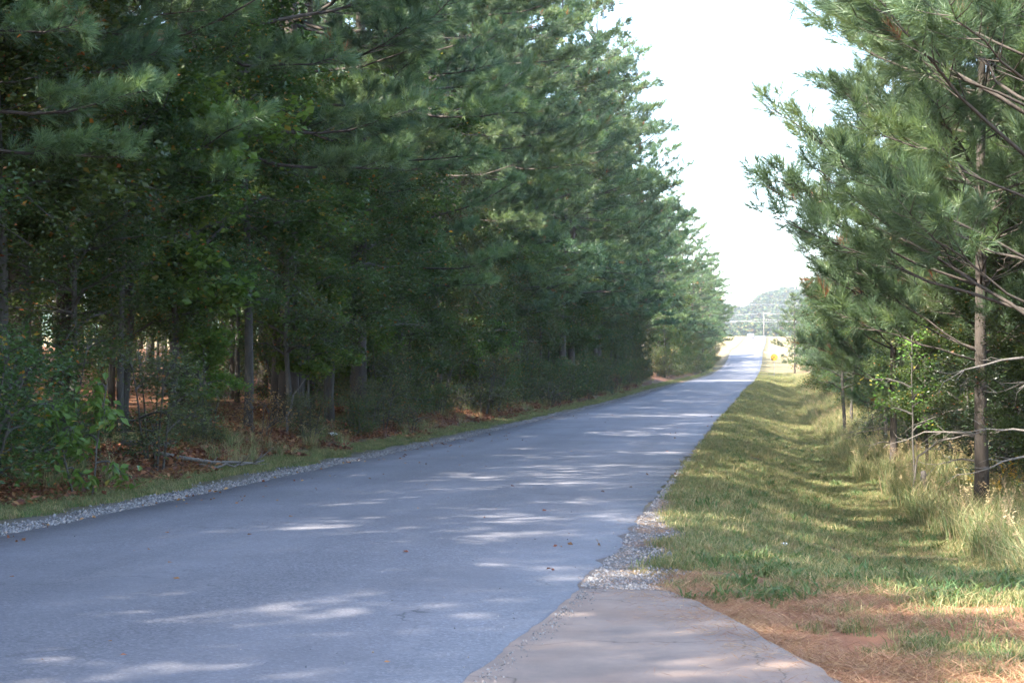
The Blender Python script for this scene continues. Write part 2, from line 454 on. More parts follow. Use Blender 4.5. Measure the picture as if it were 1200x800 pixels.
field = smooth(285, 330, GY) * np.maximum(smooth(0.4, 1.0, gs), smooth(0.4, 1.0, gt))
field = np.maximum(field, 0.55 * smooth(140, 200, GY) * smooth(0.5, 1.2, gs))
grit = np.maximum((1 - smooth(0.2, 0.75, gs + (nz - 0.5) * 0.5)) * (gs > -0.2) * (1 - smooth(17, 26, GY)), (1 - smooth(0.35, 0.95, gt + (nz - 0.5) * 0.4)) * (gt > -0.2)) * (1 - smooth(60, 140, GY) * 0.8)
ground_me = raw_mesh('ground', np.stack([GX, GY, GZ], -1).reshape(-1, 3), gf, M['ground'], True,
                     woods=woods.ravel(), clay=clay.ravel(), field=field.ravel(), grit=grit.ravel())
tag(link('ground', ground_me), 'grassy ditch, forest floor and far fields around the road', kind='structure')

def strip(name, mat, ys, left, right, lift, skirt=0.12, label=None, nfr=9, jag=0.0):
    """paved sheet with a crown and a turned-down edge"""
    frs = np.linspace(0, 1, nfr)
    X = left[:, None] * (1 - frs) + right[:, None] * frs
    if jag:
        jag = jag * (0.12 + 0.88 * smooth(12, 15, ys))
        X[:, -1] += 0.022 * (vnoise(ys * 4.5, ys * 0 + 19) - 0.5) + 0.018 * (vnoise(ys * 8, ys * 0 + 29) - 0.5)
        X[:, 0] += jag * (vnoise(ys * 2.2, ys * 0 + 3) - 0.5) * 2 + jag * 0.7 * (vnoise(ys * 7, ys * 0 + 5) - 0.5)
        X[:, -1] += jag * (vnoise(ys * 2.2, ys * 0 + 8) - 0.5) * 2 + jag * 0.7 * (vnoise(ys * 7, ys * 0 + 9) - 0.5)
    Y = np.repeat(ys[:, None], nfr, 1)
    Z = np.repeat(road_z(ys)[:, None], nfr, 1) + lift + 0.03 * (1 - (2 * frs - 1) ** 2)
    X = np.concatenate([X[:, :1] - 0.03, X, X[:, -1:] + 0.03], 1); Y = np.concatenate([Y[:, :1], Y, Y[:, -1:]], 1)
    Z = np.concatenate([Z[:, :1] - skirt, Z, Z[:, -1:] - skirt], 1)
    a, b = X.shape
    i, j = np.meshgrid(np.arange(a - 1), np.arange(b - 1), indexing='ij'); p = i * b + j
    f = np.concatenate([np.stack([p, p + 1, p + b + 1], -1).reshape(-1, 3), np.stack([p, p + b + 1, p + b], -1).reshape(-1, 3)])
    o = link(name, raw_mesh(name, np.stack([X, Y, Z], -1).reshape(-1, 3), f, mat, True))
    return tag(o, label, kind='structure')
ry = axis_lines([(-70, -5, 3), (-5, 70, 0.12), (70, 350, 1.5), (350, 660, 8), (660, 1300, 40)])
strip('road', M['asphalt'], ry, edge_l(ry), edge_r(ry), 0.012, label='worn grey two-lane asphalt road without painted lines', jag=0.07)

# driveway apron: polygon fan following the flare
def make_apron_mesh():
    ys = np.concatenate([np.linspace(-9, 5, 10), np.linspace(5.1, 13.0, 90)])
    xr = apron_edge(ys) + 0.05 * (vnoise(ys * 3, ys * 0 + 1) - 0.5)
    xl = edge_r(ys) - 0.3
    frs = np.linspace(0, 1, 14)
    X = xl[:, None] * (1 - frs) + xr[:, None] * frs
    Y = np.repeat(ys[:, None], 14, 1)
    Y = Y - (Y > 12.9) * 0.05 * vnoise(X * 4, X * 0 + 2)
    Z = np.full_like(X, 0.004) - 0.02 * smooth(0, 4, X + 1.27) + 0.008 * (vnoise(X, Y) - 0.5)
    X = np.concatenate([X, X[:, -1:] + 0.02], 1); Y = np.concatenate([Y, Y[:, -1:]], 1); Z = np.concatenate([Z, Z[:, -1:] - 0.15], 1)
    X = np.concatenate([X, X[-1:]], 0); Y = np.concatenate([Y, Y[-1:] + 0.02], 0); Z = np.concatenate([Z, Z[-1:] - 0.15], 0)
    a, b = X.shape
    i, j = np.meshgrid(np.arange(a - 1), np.arange(b - 1), indexing='ij'); p = i * b + j
    f = np.concatenate([np.stack([p, p + 1, p + b + 1], -1).reshape(-1, 3), np.stack([p, p + b + 1, p + b], -1).reshape(-1, 3)])
    return raw_mesh('driveway_apron', np.stack([X, Y, Z], -1).reshape(-1, 3), f, M['apron'], True)
tag(link('driveway', make_apron_mesh()), 'pale stained concrete driveway apron joining the road edge', kind='structure')

def cross_strip(name, mat, x0, x1, yc, half, lift, label):
    xs = np.linspace(x0, x1, 60)
    Y = np.stack([np.full_like(xs, yc - half - 0.02), np.full_like(xs, yc - half), np.full_like(xs, yc), np.full_like(xs, yc + half), np.full_like(xs, yc + half + 0.02)], 1)
    X = np.repeat(xs[:, None], 5, 1)
    Z = np.maximum(ground_z(X, Y), np.where((X > edge_l(Y)) & (X < edge_r(Y)), road_z(Y), -99)) + lift
    Z[:, 0] -= 0.15; Z[:, -1] -= 0.15
    i, j = np.meshgrid(np.arange(59), np.arange(4), indexing='ij'); p = i * 5 + j
    f = np.concatenate([np.stack([p, p + 5, p + 6], -1).reshape(-1, 3), np.stack([p, p + 6, p + 1], -1).reshape(-1, 3)])
    tag(link(name, raw_mesh(name, np.stack([X, Y, Z], -1).reshape(-1, 3), f, mat, True)), label, kind='structure')
cross_strip('cross_road', M['apron'], -60, -4.5, 338, 3.2, 0.05, 'pale cross road meeting the main road at the rise')
cross_strip('cross_road', M['apron'], 2.2, 60, 338, 3.2, 0.05, 'pale cross road meeting the main road at the rise')
cross_strip('side_driveway', M['apron'], 0.95, 26, 227, 2.0, 0.04, 'pale side driveway beside the round warning sign')

# ------------------------------------------------------------------ plant builders
def pick(rng, a, b): return a + (b - a) * rng.random()

def needles(mb, P, A, n, nl, nw, rng, tint, dense_back=75):
    """tufts: P (T,3) shoot base, A (T,3) shoot direction, n needles each"""
    T = len(P)
    u = rng.random((T, n))
    ang = np.radians(12 + (dense_back - 12) * (1 - u) * (0.55 + 0.45 * rng.random((T, n))))
    ph = rng.random((T, n)) * 2 * math.pi
    ref = np.where(np.abs(A[:, 2:3]) > 0.9, np.array([[1.0, 0, 0]]), np.array([[0, 0, 1.0]]))
    B = unit(np.cross(A, ref)); D = np.cross(A, B)
    per = np.cos(ph)[..., None] * B[:, None] + np.sin(ph)[..., None] * D[:, None]
    d = np.cos(ang)[..., None] * A[:, None] + np.sin(ang)[..., None] * per
    d[..., 2] -= 0.12; d = unit(d)
    o = P[:, None] + A[:, None] * (u * nl * 0.95)[..., None]
    L = nl * (0.75 + 0.4 * rng.random((T, n)))
    side = unit(np.cross(d, rng.normal(size=(T, n, 3))))
    w = nw * 0.5
    v = np.stack([o - side * w, o + side * w, o + d * L[..., None]], 2).reshape(-1, 3)
    f = np.arange(len(v)).reshape(-1, 3)
    t = np.repeat(np.asarray(tint), n * 3)
    t = np.where(t < 0.96, np.clip(t + np.repeat(rng.normal(0, 0.05, T * n), 3), 0, 0.955), t)
    mb.add(v, f, t)

def trunk_line(rng, H, lean=0.02, n=14):
    z = np.linspace(-0.3, H, n)
    w = np.cumsum(rng.normal(0, lean, (n, 2)), 0) * (H / n) * 0.5
    return np.column_stack([w, z])

def pine(seed, H, base, lmax, nb, tufts, nn, nl, nw, r0, shape=0.75, dead=0, droop=0.0, up=0.5, dead_tint=0.02, one_side=None, limb=0.0105, subs=2.6, rise=0.0, whorl=1.15, out=0.26, bough=0.0):
    rng = np.random.default_rng(seed)
    wood, crown, deadw = MB(), MB(), []
    tl = trunk_line(rng, H)
    fr = np.linspace(0, 1, len(tl))
    rad = r0 * (1 - fr) ** 0.85 + 0.015
    rad[0] *= 1.35; rad[1] *= 1.08
    wood.tube(tl, rad, 10)
    at = lambda z: np.array([np.interp(z, tl[:, 2], tl[:, k]) for k in (0, 1)] + [z])
    TP, TA, TT = [], [], []
    bt = 0.0
    nw_ = max(6, int(round((H - base) / whorl)))
    wz = base + (H - base) * ((np.arange(nw_) + 0.5 * rng.random(nw_)) / nw_) ** 0.96
    zs = np.sort(wz[np.arange(nb) % nw_] + rng.normal(0, 0.10 * whorl, nb))
    az = 0.0
    for z in zs:
        h = (z - base) / (H - base)
        az += 2.4 + rng.normal(0, 0.5)
        bt = rng.normal(0, bough)
        L = lmax * (min(1, 0.72 + 1.1 * h) * (1 - h) ** shape + 0.09) * pick(rng, 0.65, 1.12)
        if one_side is not None:
            L *= 0.78 + 0.34 * max(0, math.cos(az - one_side))
        el = math.radians(-12 * droop + rise + up * 75 * h + pick(rng, -10, 16))
        t = np.linspace(0, 1, 8)
        bend = (-0.10 * droop * (1 - h) * pick(rng, 0.2, 1.6)) * np.sin(t * math.pi) + pick(rng, -0.05, 0.16) * t ** 2.2 + np.concatenate([[0], np.cumsum(rng.normal(0, 0.012, 7))])
        s = np.cumsum(rng.normal(0, 0.06, 8)) * L * 0.5; s -= s[0]
        ca, sa = math.cos(az), math.sin(az)
        pts = at(z) + np.column_stack([ca * L * t * math.cos(el) - sa * s, sa * L * t * math.cos(el) + ca * s, L * (math.sin(el) * t + bend)])
        br = max(0.010, limb * L) * (1 - t) ** 0.8 + 0.005
        wood.tube(pts, br, 5)
        tan = unit(np.gradient(pts, axis=0))
        nsub = max(4, int(round(5 + subs * L)))
        for q in range(nsub):
            tq = out + (1 - out) * (q + rng.random()) / nsub
            b0 = np.array([np.interp(tq, t, pts[:, k]) for k in range(3)])
            td = np.array([np.interp(tq, t, tan[:, k]) for k in range(3)])
            sg = 1 if q % 2 else -1
            th = sg * math.radians(pick(rng, 25, 70))
            c, sn = math.cos(th), math.sin(th)
            d = np.array([td[0] * c - td[1] * sn, td[0] * sn + td[1] * c, td[2] * 0.6 + pick(rng, -0.18, 0.42)])
            d /= np.linalg.norm(d)
            ls = (0.30 * L * (1.12 - tq) + 0.22) * pick(rng, 0.7, 1.2)
            d2 = d + np.array([0, 0, 0.25]) + rng.normal(0, 0.12, 3); d2 /= np.linalg.norm(d2)
            sp = np.stack([b0, b0 + d * ls * 0.5, b0 + d * ls * 0.5 + d2 * ls * 0.5])
            wood.tube(sp, [0.011, 0.007, 0.004], 3, cap=False)
            nt = max(2, int(round(tufts * (0.5 + ls))))
            for k in range(nt):
                uu = 0.4 + 0.6 * (k + 1) / nt
                p = sp[0] * (1 - uu) ** 2 + 2 * sp[1] * uu * (1 - uu) + sp[2] * uu * uu
                a = (d * (1 - uu) + d2 * uu) + rng.normal(0, 0.42, 3) * (1 if k < nt - 1 else 0.3) + np.array([0, 0, 0.28])
                a /= np.linalg.norm(a)
                if k < nt - 1:
                    p = p + a * pick(rng, 0.02, 0.16)
                TP.append(p); TA.append(a); TT.append(bt)
        for k in range(2):
            a = tan[-1] + rng.normal(0, 0.25, 3) + np.array([0, 0, 0.2]); TP.append(pts[-1 - k]); TA.append(a / np.linalg.norm(a)); TT.append(bt)
    for k in range(4):
        a = np.array([rng.normal(0, .3), rng.normal(0, .3), 1]); TP.append(tl[-1] + rng.normal(0, 0.06, 3)); TA.append(a / np.linalg.norm(a)); TT.append(0.1)
    TP, TA = np.array(TP), np.array(TA)
    tint = np.clip(0.35 + np.array(TT) + 0.42 * rng.random(len(TP)) + rng.normal(0, 0.08, len(TP)), 0, 0.93)
    tint[rng.random(len(TP)) < dead_tint] = 1.0
    needles(crown, TP, TA, nn, nl, nw, rng, tint)
    # bare grey dead limbs under the crown, each a mesh of its own
    for k in range(dead):
        mb = MB()
        z = pick(rng, base * 0.35, base * 1.05); a = rng.random() * 6.28 if one_side is None or k % 2 else one_side + rng.normal(0, 0.8)
        L = pick(rng, 0.6, 2.0)
        t = np.linspace(0, 1, 6)
        p = at(z) + np.column_stack([math.cos(a) * L * t, math.sin(a) * L * t, L * (pick(rng, -0.1, 0.35) * t - 0.25 * t ** 2)]) + np.cumsum(rng.normal(0, 0.03, (6, 3)), 0) * (t > 0)[:, None]
        mb.tube(p, 0.018 * (1 - t) + 0.005, 5)
        for q in range(5):
            i = rng.integers(2, 6); dd = unit(p[i] - p[i - 1] + rng.normal(0, 0.12, 3))
            mb.tube(np.stack([p[i], p[i] + dd * 0.2, p[i] + dd * 0.35 + rng.normal(0, 0.08, 3)]), [0.006, 0.004, 0.002], 3)
        deadw.append(mb.mesh('dead_limb', M['deadwood'], True))
    return dict(trunk=wood.mesh('trunk', M['pine_bark'], True), crown=crown.mesh('crown', M['needle']), dead=deadw)

def leaves(mb, P, rng, size, ratio, tint, flat=0.5, hang=0.0):
    n = len(P)
    ph = rng.random(n) * 2 * math.pi
    d = np.column_stack([np.cos(ph), np.sin(ph), rng.normal(-0.15 - hang, 0.35, n)]); d = unit(d)
    nrm = unit(np.column_stack([rng.normal(0, 1, (n, 2)) * (1 - flat) * 1.4, np.abs(rng.normal(0.9, 0.4, n))]))
    side = unit(np.cross(d, nrm)); nn = np.cross(side, d)
    L = (size * (0.6 + 0.7 * rng.random(n)))[:, None]
    W = L * ratio * 0.5
    mid = P + d * L * 0.45
    v = np.stack([P, mid + side * W + nn * W * 0.35, P + d * L, mid - side * W + nn * W * 0.35], 1).reshape(-1, 3)
    b = np.arange(n)[:, None] * 4
    f = np.concatenate([b + [0, 1, 2], b + [0, 2, 3]])
    mb.add(v, f, np.repeat(tint, 4))

def broadleaf(seed, H, base, rad, nlimb, nleaf, size, ratio, r0, mat, stems=1, flat=0.5, hang=0.0, barkm='grey_bark', autumn=0.05, spread=0.16):
    rng = np.random.default_rng(seed)
    wood, crown = MB(), MB()
    segs = []
    per = max(1, nlimb // stems)
    for st in range(stems):
        tl = trunk_line(rng, H * pick(rng, 0.75, 0.95), 0.10, 9)
        if stems > 1:
            a = 2 * math.pi * st / stems + rng.random(); k = np.linspace(0, 1, 9)
            tl[:, :2] += (np.column_stack([np.cos(a) * k, np.sin(a) * k]) * pick(rng, 0.2, 0.7) * rad) + [0.1 * math.cos(a), 0.1 * math.sin(a)]
        wood.tube(tl, r0 * (1 - np.linspace(0, 1, 9)) ** 0.8 + 0.008, 7)
        for q in range(per):
            h = (q + rng.random()) / per
            z = base + (tl[-1, 2] - base) * h
            az = q * 2.4 + rng.normal(0, 0.5) + st
            prof = math.sqrt(max(0.05, 1 - (2 * (h * 0.85 + 0.08) - 0.9) ** 2))
            L = rad * prof * pick(rng, 0.6, 1.15)
            el = math.radians(pick(rng, 5, 45) + 25 * h)
            t = np.linspace(0, 1, 6)
            o = np.array([np.interp(z, tl[:, 2], tl[:, 0]), np.interp(z, tl[:, 2], tl[:, 1]), z])
            wig = np.cumsum(rng.normal(0, 0.05, (6, 3)), 0) * L * 0.6; wig -= wig[0]
            pts = o + np.column_stack([math.cos(az) * math.cos(el) * L * t, math.sin(az) * math.cos(el) * L * t, L * (math.sin(el) * t - (0.28 + hang) * t ** 2)]) + wig
            wood.tube(pts, (0.012 + 0.012 * L) * (1 - t) + 0.004, 5, cap=False)
            ns = 7
            for k in range(ns):
                tq = 0.2 + 0.8 * (k + rng.random()) / ns
                b0 = np.array([np.interp(tq, t, pts[:, c]) for c in range(3)])
                d = unit(np.array([math.cos(az), math.sin(az), 0.1]) + rng.normal(0, 0.65, 3) + np.array([0, 0, 0.15 - hang]))
                l = pick(rng, 0.25, 0.6) * (0.4 + 0.4 * L)
                b1 = b0 + d * l + np.array([0, 0, -hang * l])
                wood.tube(np.stack([b0, (b0 + b1) / 2 + rng.normal(0, 0.03, 3), b1]), [0.007, 0.005, 0.003], 3, cap=False)
                segs.append((b0, b1))
    segs = np.array(segs)
    k = rng.integers(0, len(segs), nleaf)
    u = rng.random(nleaf)[:, None] ** 0.7
    P = segs[k, 0] * (1 - u) + segs[k, 1] * u + rng.normal(0, spread, (nleaf, 3)) * np.array([1, 1, 0.7])
    clump = rng.random(len(segs))
    tint = np.clip(0.15 + 0.5 * clump[k] + 0.25 * rng.random(nleaf), 0, 0.9)
    au = rng.random(nleaf) < autumn
    tint[au] = 0.93 + 0.07 * rng.random(au.sum())
    leaves(crown, P, rng, size, ratio, tint, flat, hang)
    return dict(trunk=wood.mesh('trunk', M[barkm], True), crown=crown.mesh('crown', M[mat]), dead=[])

def place(proto, name, label, x, y, rotz, scale, group, cat='tree', dz=0.0, tilt=0.0):
    z = float(ground_z(x, y)) + dz
    t = thing(name, label, cat, (x, y, z), rotz, group, scale)
    t.rotation_euler = (tilt, tilt * 0.6, rotz)
    link('trunk' if cat == 'tree' else 'stem', proto['trunk'], t)
    link('crown' if cat == 'tree' else 'foliage', proto['crown'], t)
    for d in proto['dead']: link('dead_limb', d, t)
    return t

rng = np.random.default_rng(5)
PI = math.pi
# ---- prototypes
PINE_NEAR = [pine(100 + i, 23.5 + i * 0.6, 5.4 + 0.6 * i, 4.9, 62, 6.4, 38, 0.225, 0.012, 0.19, 0.46, dead=2, droop=0.8, up=0.4, one_side=0.0, dead_tint=0.008, whorl=1.75, out=0.46, bough=0.16) for i in range(3)]
PINE_FAR = [pine(120 + i, 23.5 + i * 0.8, 4.5 + i, 4.6 + 0.3 * i, 60, 5.4, 12, 0.26, 0.035, 0.19, 0.44 + 0.05 * i, droop=0.7, up=0.42, one_side=0.0, dead_tint=0.008, whorl=1.9, out=0.44, bough=0.18) for i in range(3)]
PINE_DEEP = [pine(140 + i, 22 + i, 8.5, 3.6, 50, 3.0, 11, 0.25, 0.034, 0.16, 0.6, dead=3, droop=0.4, up=0.5) for i in range(2)]
PINE_VERGE = [pine(160 + i, 12.5 + i, 2.6, 4.3 - 0.4 * i, 72, 4.4, 44, 0.25, 0.0095, 0.10, 0.7, whorl=0.85, dead=6, droop=0.1, up=0.42, one_side=PI, limb=0.0062, rise=18, subs=3.0, dead_tint=0.006, out=0.36, bough=0.12) for i in range(2)]
PINE_YOUNG = [pine(180 + i, 8.6 + i * 0.8, 1.4, 3.0, 52, 3.4, 22, 0.23, 0.018, 0.10, 0.7, whorl=0.6, dead=2, droop=0.4, up=0.6, dead_tint=0.006, out=0.34, bough=0.12) for i in range(3)]
OAK = [broadleaf(200 + i, 7.5 + i * 0.7, (1.4, 2.9, 1.8)[i], 2.5, 26, 25000, (0.085, 0.095, 0.075)[i], (0.62, 0.75, 0.5)[i], 0.075, 'leaf', autumn=0.015 + 0.012 * i) for i in range(3)]
WILLOW_OAK = [broadleaf(220, 8.5, 2.2, 2.6, 26, 20000, 0.10, 0.3, 0.08, 'leaf_dull', hang=0.5, autumn=0.04)]
MAPLE = [broadleaf(230, 7.0, 2.0, 2.2, 22, 9000, 0.14, 0.85, 0.06, 'leaf_bright', autumn=0.04)]
AUTUMN = [broadleaf(235, 13, 4.0, 3.2, 26, 9000, 0.20, 0.7, 0.11, 'leaf_autumn', autumn=0.2)]
SUMAC = [broadleaf(238, 4.5, 0.8, 1.7, 16, 5000, 0.13, 0.6, 0.04, 'leaf_red', autumn=0.2)]
SHRUB = [broadleaf(240 + i, 1.7 + 0.3 * i, 0.15, 0.95, 20, 4600, 0.07, 0.55, 0.016, 'leaf' if i < 2 else 'leaf_dull', stems=5, autumn=0.06) for i in range(3)]
HOLLY = [broadleaf(250, 3.0, 0.3, 1.15, 26, 8000, 0.075, 0.5, 0.03, 'leaf_holly', stems=3, autumn=0.0)]
SPRIG = [broadleaf(255, 2.1, 0.5, 0.75, 10, 420, 0.20, 0.55, 0.014, 'leaf_bright', stems=2, hang=0.5, autumn=0.02, spread=0.1)]
TWIGGY = [broadleaf(262, 3.2, 1.0, 0.9, 9, 420, 0.085, 0.7, 0.016, 'leaf_bright', autumn=0.15, spread=0.08)]
BRIAR = [broadleaf(258 + i, 1.0, 0.1, 0.8, 14, 1100, 0.06, 0.6, 0.005, 'leaf_red' if i else 'leaf_dull', stems=7, autumn=0.1, barkm='pine_bark') for i in range(2)]

MARKS = [(20, 'before the bright large-leaved sapling'), (25, 'beside the bright large-leaved sapling'), (32, 'by the long fallen limb'), (44, 'by the white litter'),
         (70, 'between white litter and stub post'), (88, 'by the stub post'), (113, 'by the round dark seedling'), (999, 'between dark seedling and dirt track')]
def mark(y):
    for lim, m in MARKS:
        if y < lim: return m
VMARKS = [(36, 'by the open pines'), (75, 'by the orange-flecked leafy trees'), (130, 'between leafy trees and warning sign'), (999, 'shortly before the warning sign')]
def vmark(y):
    for lim, m in VMARKS:
        if y < lim: return m
# openings in the canopy, toward the sun from three places on the forest edge
SUN2 = np.array([to_sun.x, to_sun.y]) / math.hypot(to_sun.x, to_sun.y)
CLEAR = [np.array(c) for c in ((-11.4, 25.5), (-11.0, 40.5), (-10.6, 60.0), (-10.8, 84.0))]
def in_clearing(x, y):
    for c in CLEAR:
        d = np.array([x, y]) - c; t = float(d @ SUN2)
        if 2.0 < t < 24 and np.linalg.norm(d - t * SUN2) < 2.1: return True
    return False
# ---- forest on the far side of the road
FRONT = 'tall front-row pine with drooping boughs at the forest edge '
DEEP = 'straight pine deep inside the forest behind the edge trees '
y = -16.0
while y < 150:
    x = float(edge_l(y)) - pick(rng, 3.2, 5.8)
    near = y < 75
    if in_clearing(x, y): y += 1.0; continue
    place((PINE_NEAR if near else PINE_FAR)[rng.integers(3)], 'pine_tree', FRONT + mark(y), x, y, rng.normal(0, 0.5), pick(rng, 0.78, 1.14) * (0.8 if y < 3 else 1.0), 'forest edge pines ' + mark(y))  # nearest unseen pines shortened so sun reaches the driveway corner
    y += pick(rng, 2.4, 3.8)
for (x, y) in ((-11.7, 0.6), (-13.4, -3.2)):  # unseen pines added to block a sun patch on the near road
    place(PINE_NEAR[1], 'pine_tree', FRONT + mark(y), x, y, 0.3, 0.84, 'forest edge pines ' + mark(y))
for row in range(6):
    y = -18.0 + row
    while y < 152:
        x = float(edge_l(y)) - pick(rng, 7.5, 10.5) - row * 5.0
        if in_clearing(x, y): y += 2.0; continue
        place(PINE_DEEP[rng.integers(2)], 'pine_tree', DEEP + mark(y), x, y, rng.random() * 6.28, pick(rng, 0.85, 1.05) * (0.9 if row > 2 else 1), 'deep forest pines ' + mark(y))
        y += pick(rng, 3.6, 6.0) * (1.0 if row < 3 else 1.5)
GAPS = ((176, 184), (199, 207), (222, 231), (246, 256), (272, 282))
gap = lambda y: any(a < y < b for a, b in GAPS)
y = 166.0
while y < 306:
    if gap(y): y += 1.5; continue
    for k in range(2):
        off = pick(rng, 3.0, 4.4) if y < 225 else pick(rng, 1.6, 3.4)
        x = float(edge_l(y)) - off - k * pick(rng, 5, 8)
        place(PINE_FAR[rng.integers(3)], 'pine_tree', 'tall pine in the brighter stretch of forest past the tan dirt track', x, y, rng.normal(0, 0.6), pick(rng, 0.72, 0.9) * (1 if y < 240 else 0.85), 'pines past the dirt track')
    y += pick(rng, 3.5, 5.5) if rng.random() < 0.72 else pick(rng, 8, 11)

UNDER = {0: ('understory_tree', 'dark green leafy tree under the forest edge pines ', 'dark edge trees '),
         1: ('understory_tree', 'grey-green tree with narrow hanging leaves at the forest edge ', 'narrow-leaved edge trees ')}
y = 6.0
while y < 148:
    k = 1 if (rng.random() < 0.25) else 0
    pr = (WILLOW_OAK if k else OAK)
    x = float(edge_l(y)) - (pick(rng, 2.9, 4.4) if y < 60 else pick(rng, 3.2, 5.2))
    n, l, g = UNDER[k]
    place(pr[rng.integers(len(pr))], n, l + mark(y), x, y, rng.random() * 6.28, pick(rng, 0.8, 1.3) if y < 60 else pick(rng, 0.75, 1.2), g + mark(y))
    y += pick(rng, 1.6, 2.8)
for row in range(3):
    y = 2.0
    while y < 150:
        x = float(edge_l(y)) - pick(rng, 7.0, 12.0) - row * 8
        place(OAK[rng.integers(3)], 'understory_tree', 'shaded leafy tree well inside the forest ' + mark(y), x, y, rng.random() * 6.28, pick(rng, 0.8, 1.3), 'inner leafy trees ' + mark(y))
        y += pick(rng, 2.2, 4.2) * (1 + 0.4 * row)
y = 166.0
while y < 300:
    if gap(y): y += 1.5; continue
    x = float(edge_l(y)) - pick(rng, 2.2, 4.2)
    r = rng.random()
    if r < 0.88:
        place(OAK[rng.integers(3)], 'understory_tree', 'leafy tree under the pines past the tan dirt track', x, y, rng.random() * 6.28, pick(rng, 0.8, 1.2), 'leafy trees past the dirt track')
    else:
        place(SUMAC[0], 'sumac_tree', 'small reddish tree under the pines past the tan dirt track', x, y, rng.random() * 6.28, pick(rng, 0.8, 1.2), 'reddish trees past the dirt track')
    y += pick(rng, 3.2, 5.0)
for (x, y, sc, i, lab) in ((-10.9, 23.6, 1.2, 1, 'tall leafy tree rising behind the bright large-leaved sapling'), (-11.0, 36.2, 1.35, 1, 'tall leafy tree rising behind the leaning bare stem'),
                        (-10.8, 43.5, 1.2, 2, 'broad leafy tree just past the white litter'), (-10.9, 52.5, 1.35, 1, 'tall leafy tree bulging from the forest edge past the white litter'), (-11.2, 19.0, 1.2, 2, 'broad leafy tree at the start of the forest bank')):
    place(OAK[i], 'understory_tree', lab, x, y, y * 2, sc, None)
place(MAPLE[0], 'maple_tree', 'bright yellow-green young tree glowing low among dark trunks by the white litter', -10.5, 39.6, 0.4, 0.62, None)
place(MAPLE[0], 'maple_tree', 'tall bright green tree lit among the pine boughs by the fallen limb', -10.9, 31.0, 2.0, 1.2, None)
for (x, y, s) in ((-8.6, 298, 1.25), (-7.6, 306, 1.0)):
    place(AUTUMN[0], 'autumn_tree', 'tall thin tree with pale orange autumn leaves at the end of the forest', x, y, x, s, 'orange trees at the forest end')

y = 13.0
while y < 146:
    x = float(edge_l(y)) - pick(rng, 1.9, 3.6)
    r = rng.random()
    thin = 28 < y < 43
    if thin and rng.random() < 0.5: y += 1.2; continue
    if r < 0.8:
        i = rng.integers(3)
        place(SHRUB[i], 'shrub', 'low leafy shrub at the foot of the forest ' + mark(y), x, y, rng.random() * 6.28, pick(rng, 0.5, 1.1) * (0.5 if thin else 1), 'forest foot shrubs ' + mark(y), 'shrub')
    else:
        place(BRIAR[rng.integers(2)], 'briar', 'thin tangled briar on the forest bank ' + mark(y), x + 0.3, y, rng.random() * 6.28, pick(rng, 0.6, 1.2), 'bank briars ' + mark(y), 'briar')
    y += pick(rng, 0.7, 1.7)
y = 165.0
while y < 300:
    x = float(edge_l(y)) - pick(rng, 1.6, 3.2)
    place(SHRUB[rng.integers(3)], 'shrub', 'leafy shrub at the foot of the pines past the tan dirt track', x, y, rng.random() * 6.28, pick(rng, 0.8, 1.5), 'shrubs past the dirt track', 'shrub')
    y += pick(rng, 1.8, 4.2)
y = 10.0
while y < 120:
    x = float(edge_l(y)) - pick(rng, 5.5, 13)
    if 30 < y < 46: y += 2.4; continue
    place(SHRUB[rng.integers(3)], 'shrub', 'tall shaded shrub among the inner forest trunks ' + mark(y), x, y, rng.random() * 6.28, pick(rng, 0.9, 1.5), 'inner shrubs ' + mark(y), 'shrub')
    y += pick(rng, 1.2, 2.6)
for (x, y, sc, lab) in ((-10.4, 31.5, 0.4, 'small bright leafy sapling just past the long fallen limb'), (-10.6, 47.0, 0.5, 'bright leafy sapling past the white litter on the forest bank'), (-9.8, 17.6, 0.4, 'low bright leafy sapling at the start of the forest bank'), (-10.3, 60.0, 0.55, 'yellow-green sapling halfway between white litter and stub post'), (-10.9, 72.0, 0.6, 'yellow-green sapling just before the stub post')):
    place(MAPLE[0], 'sapling', lab, x, y, y, sc, None, 'sapling')
place(SPRIG[0], 'sapling', 'bright green large-leaved sapling on the forest bank by the gravel shoulder', -8.75, 21.6, 0.3, 0.8, None, 'sapling')
for (x, y) in ((-11.6, 152.5), (-10.8, 163.5), (-9.0, 165.0)):
    place(SHRUB[2], 'shrub', 'sunlit pale shrub beside the tan dirt track mouth', x, y, x, 1.1, 'shrubs by the dirt track', 'shrub')

for (x, y, sc) in ((-6.6, 308, 1.2), (-7.4, 317, 1.4), (-9.5, 312, 1.6)):
    place(OAK[2], 'roadside_tree', 'leafy tree closing the forest just before the green street sign', x, y, y, sc, 'leafy trees before the street sign')
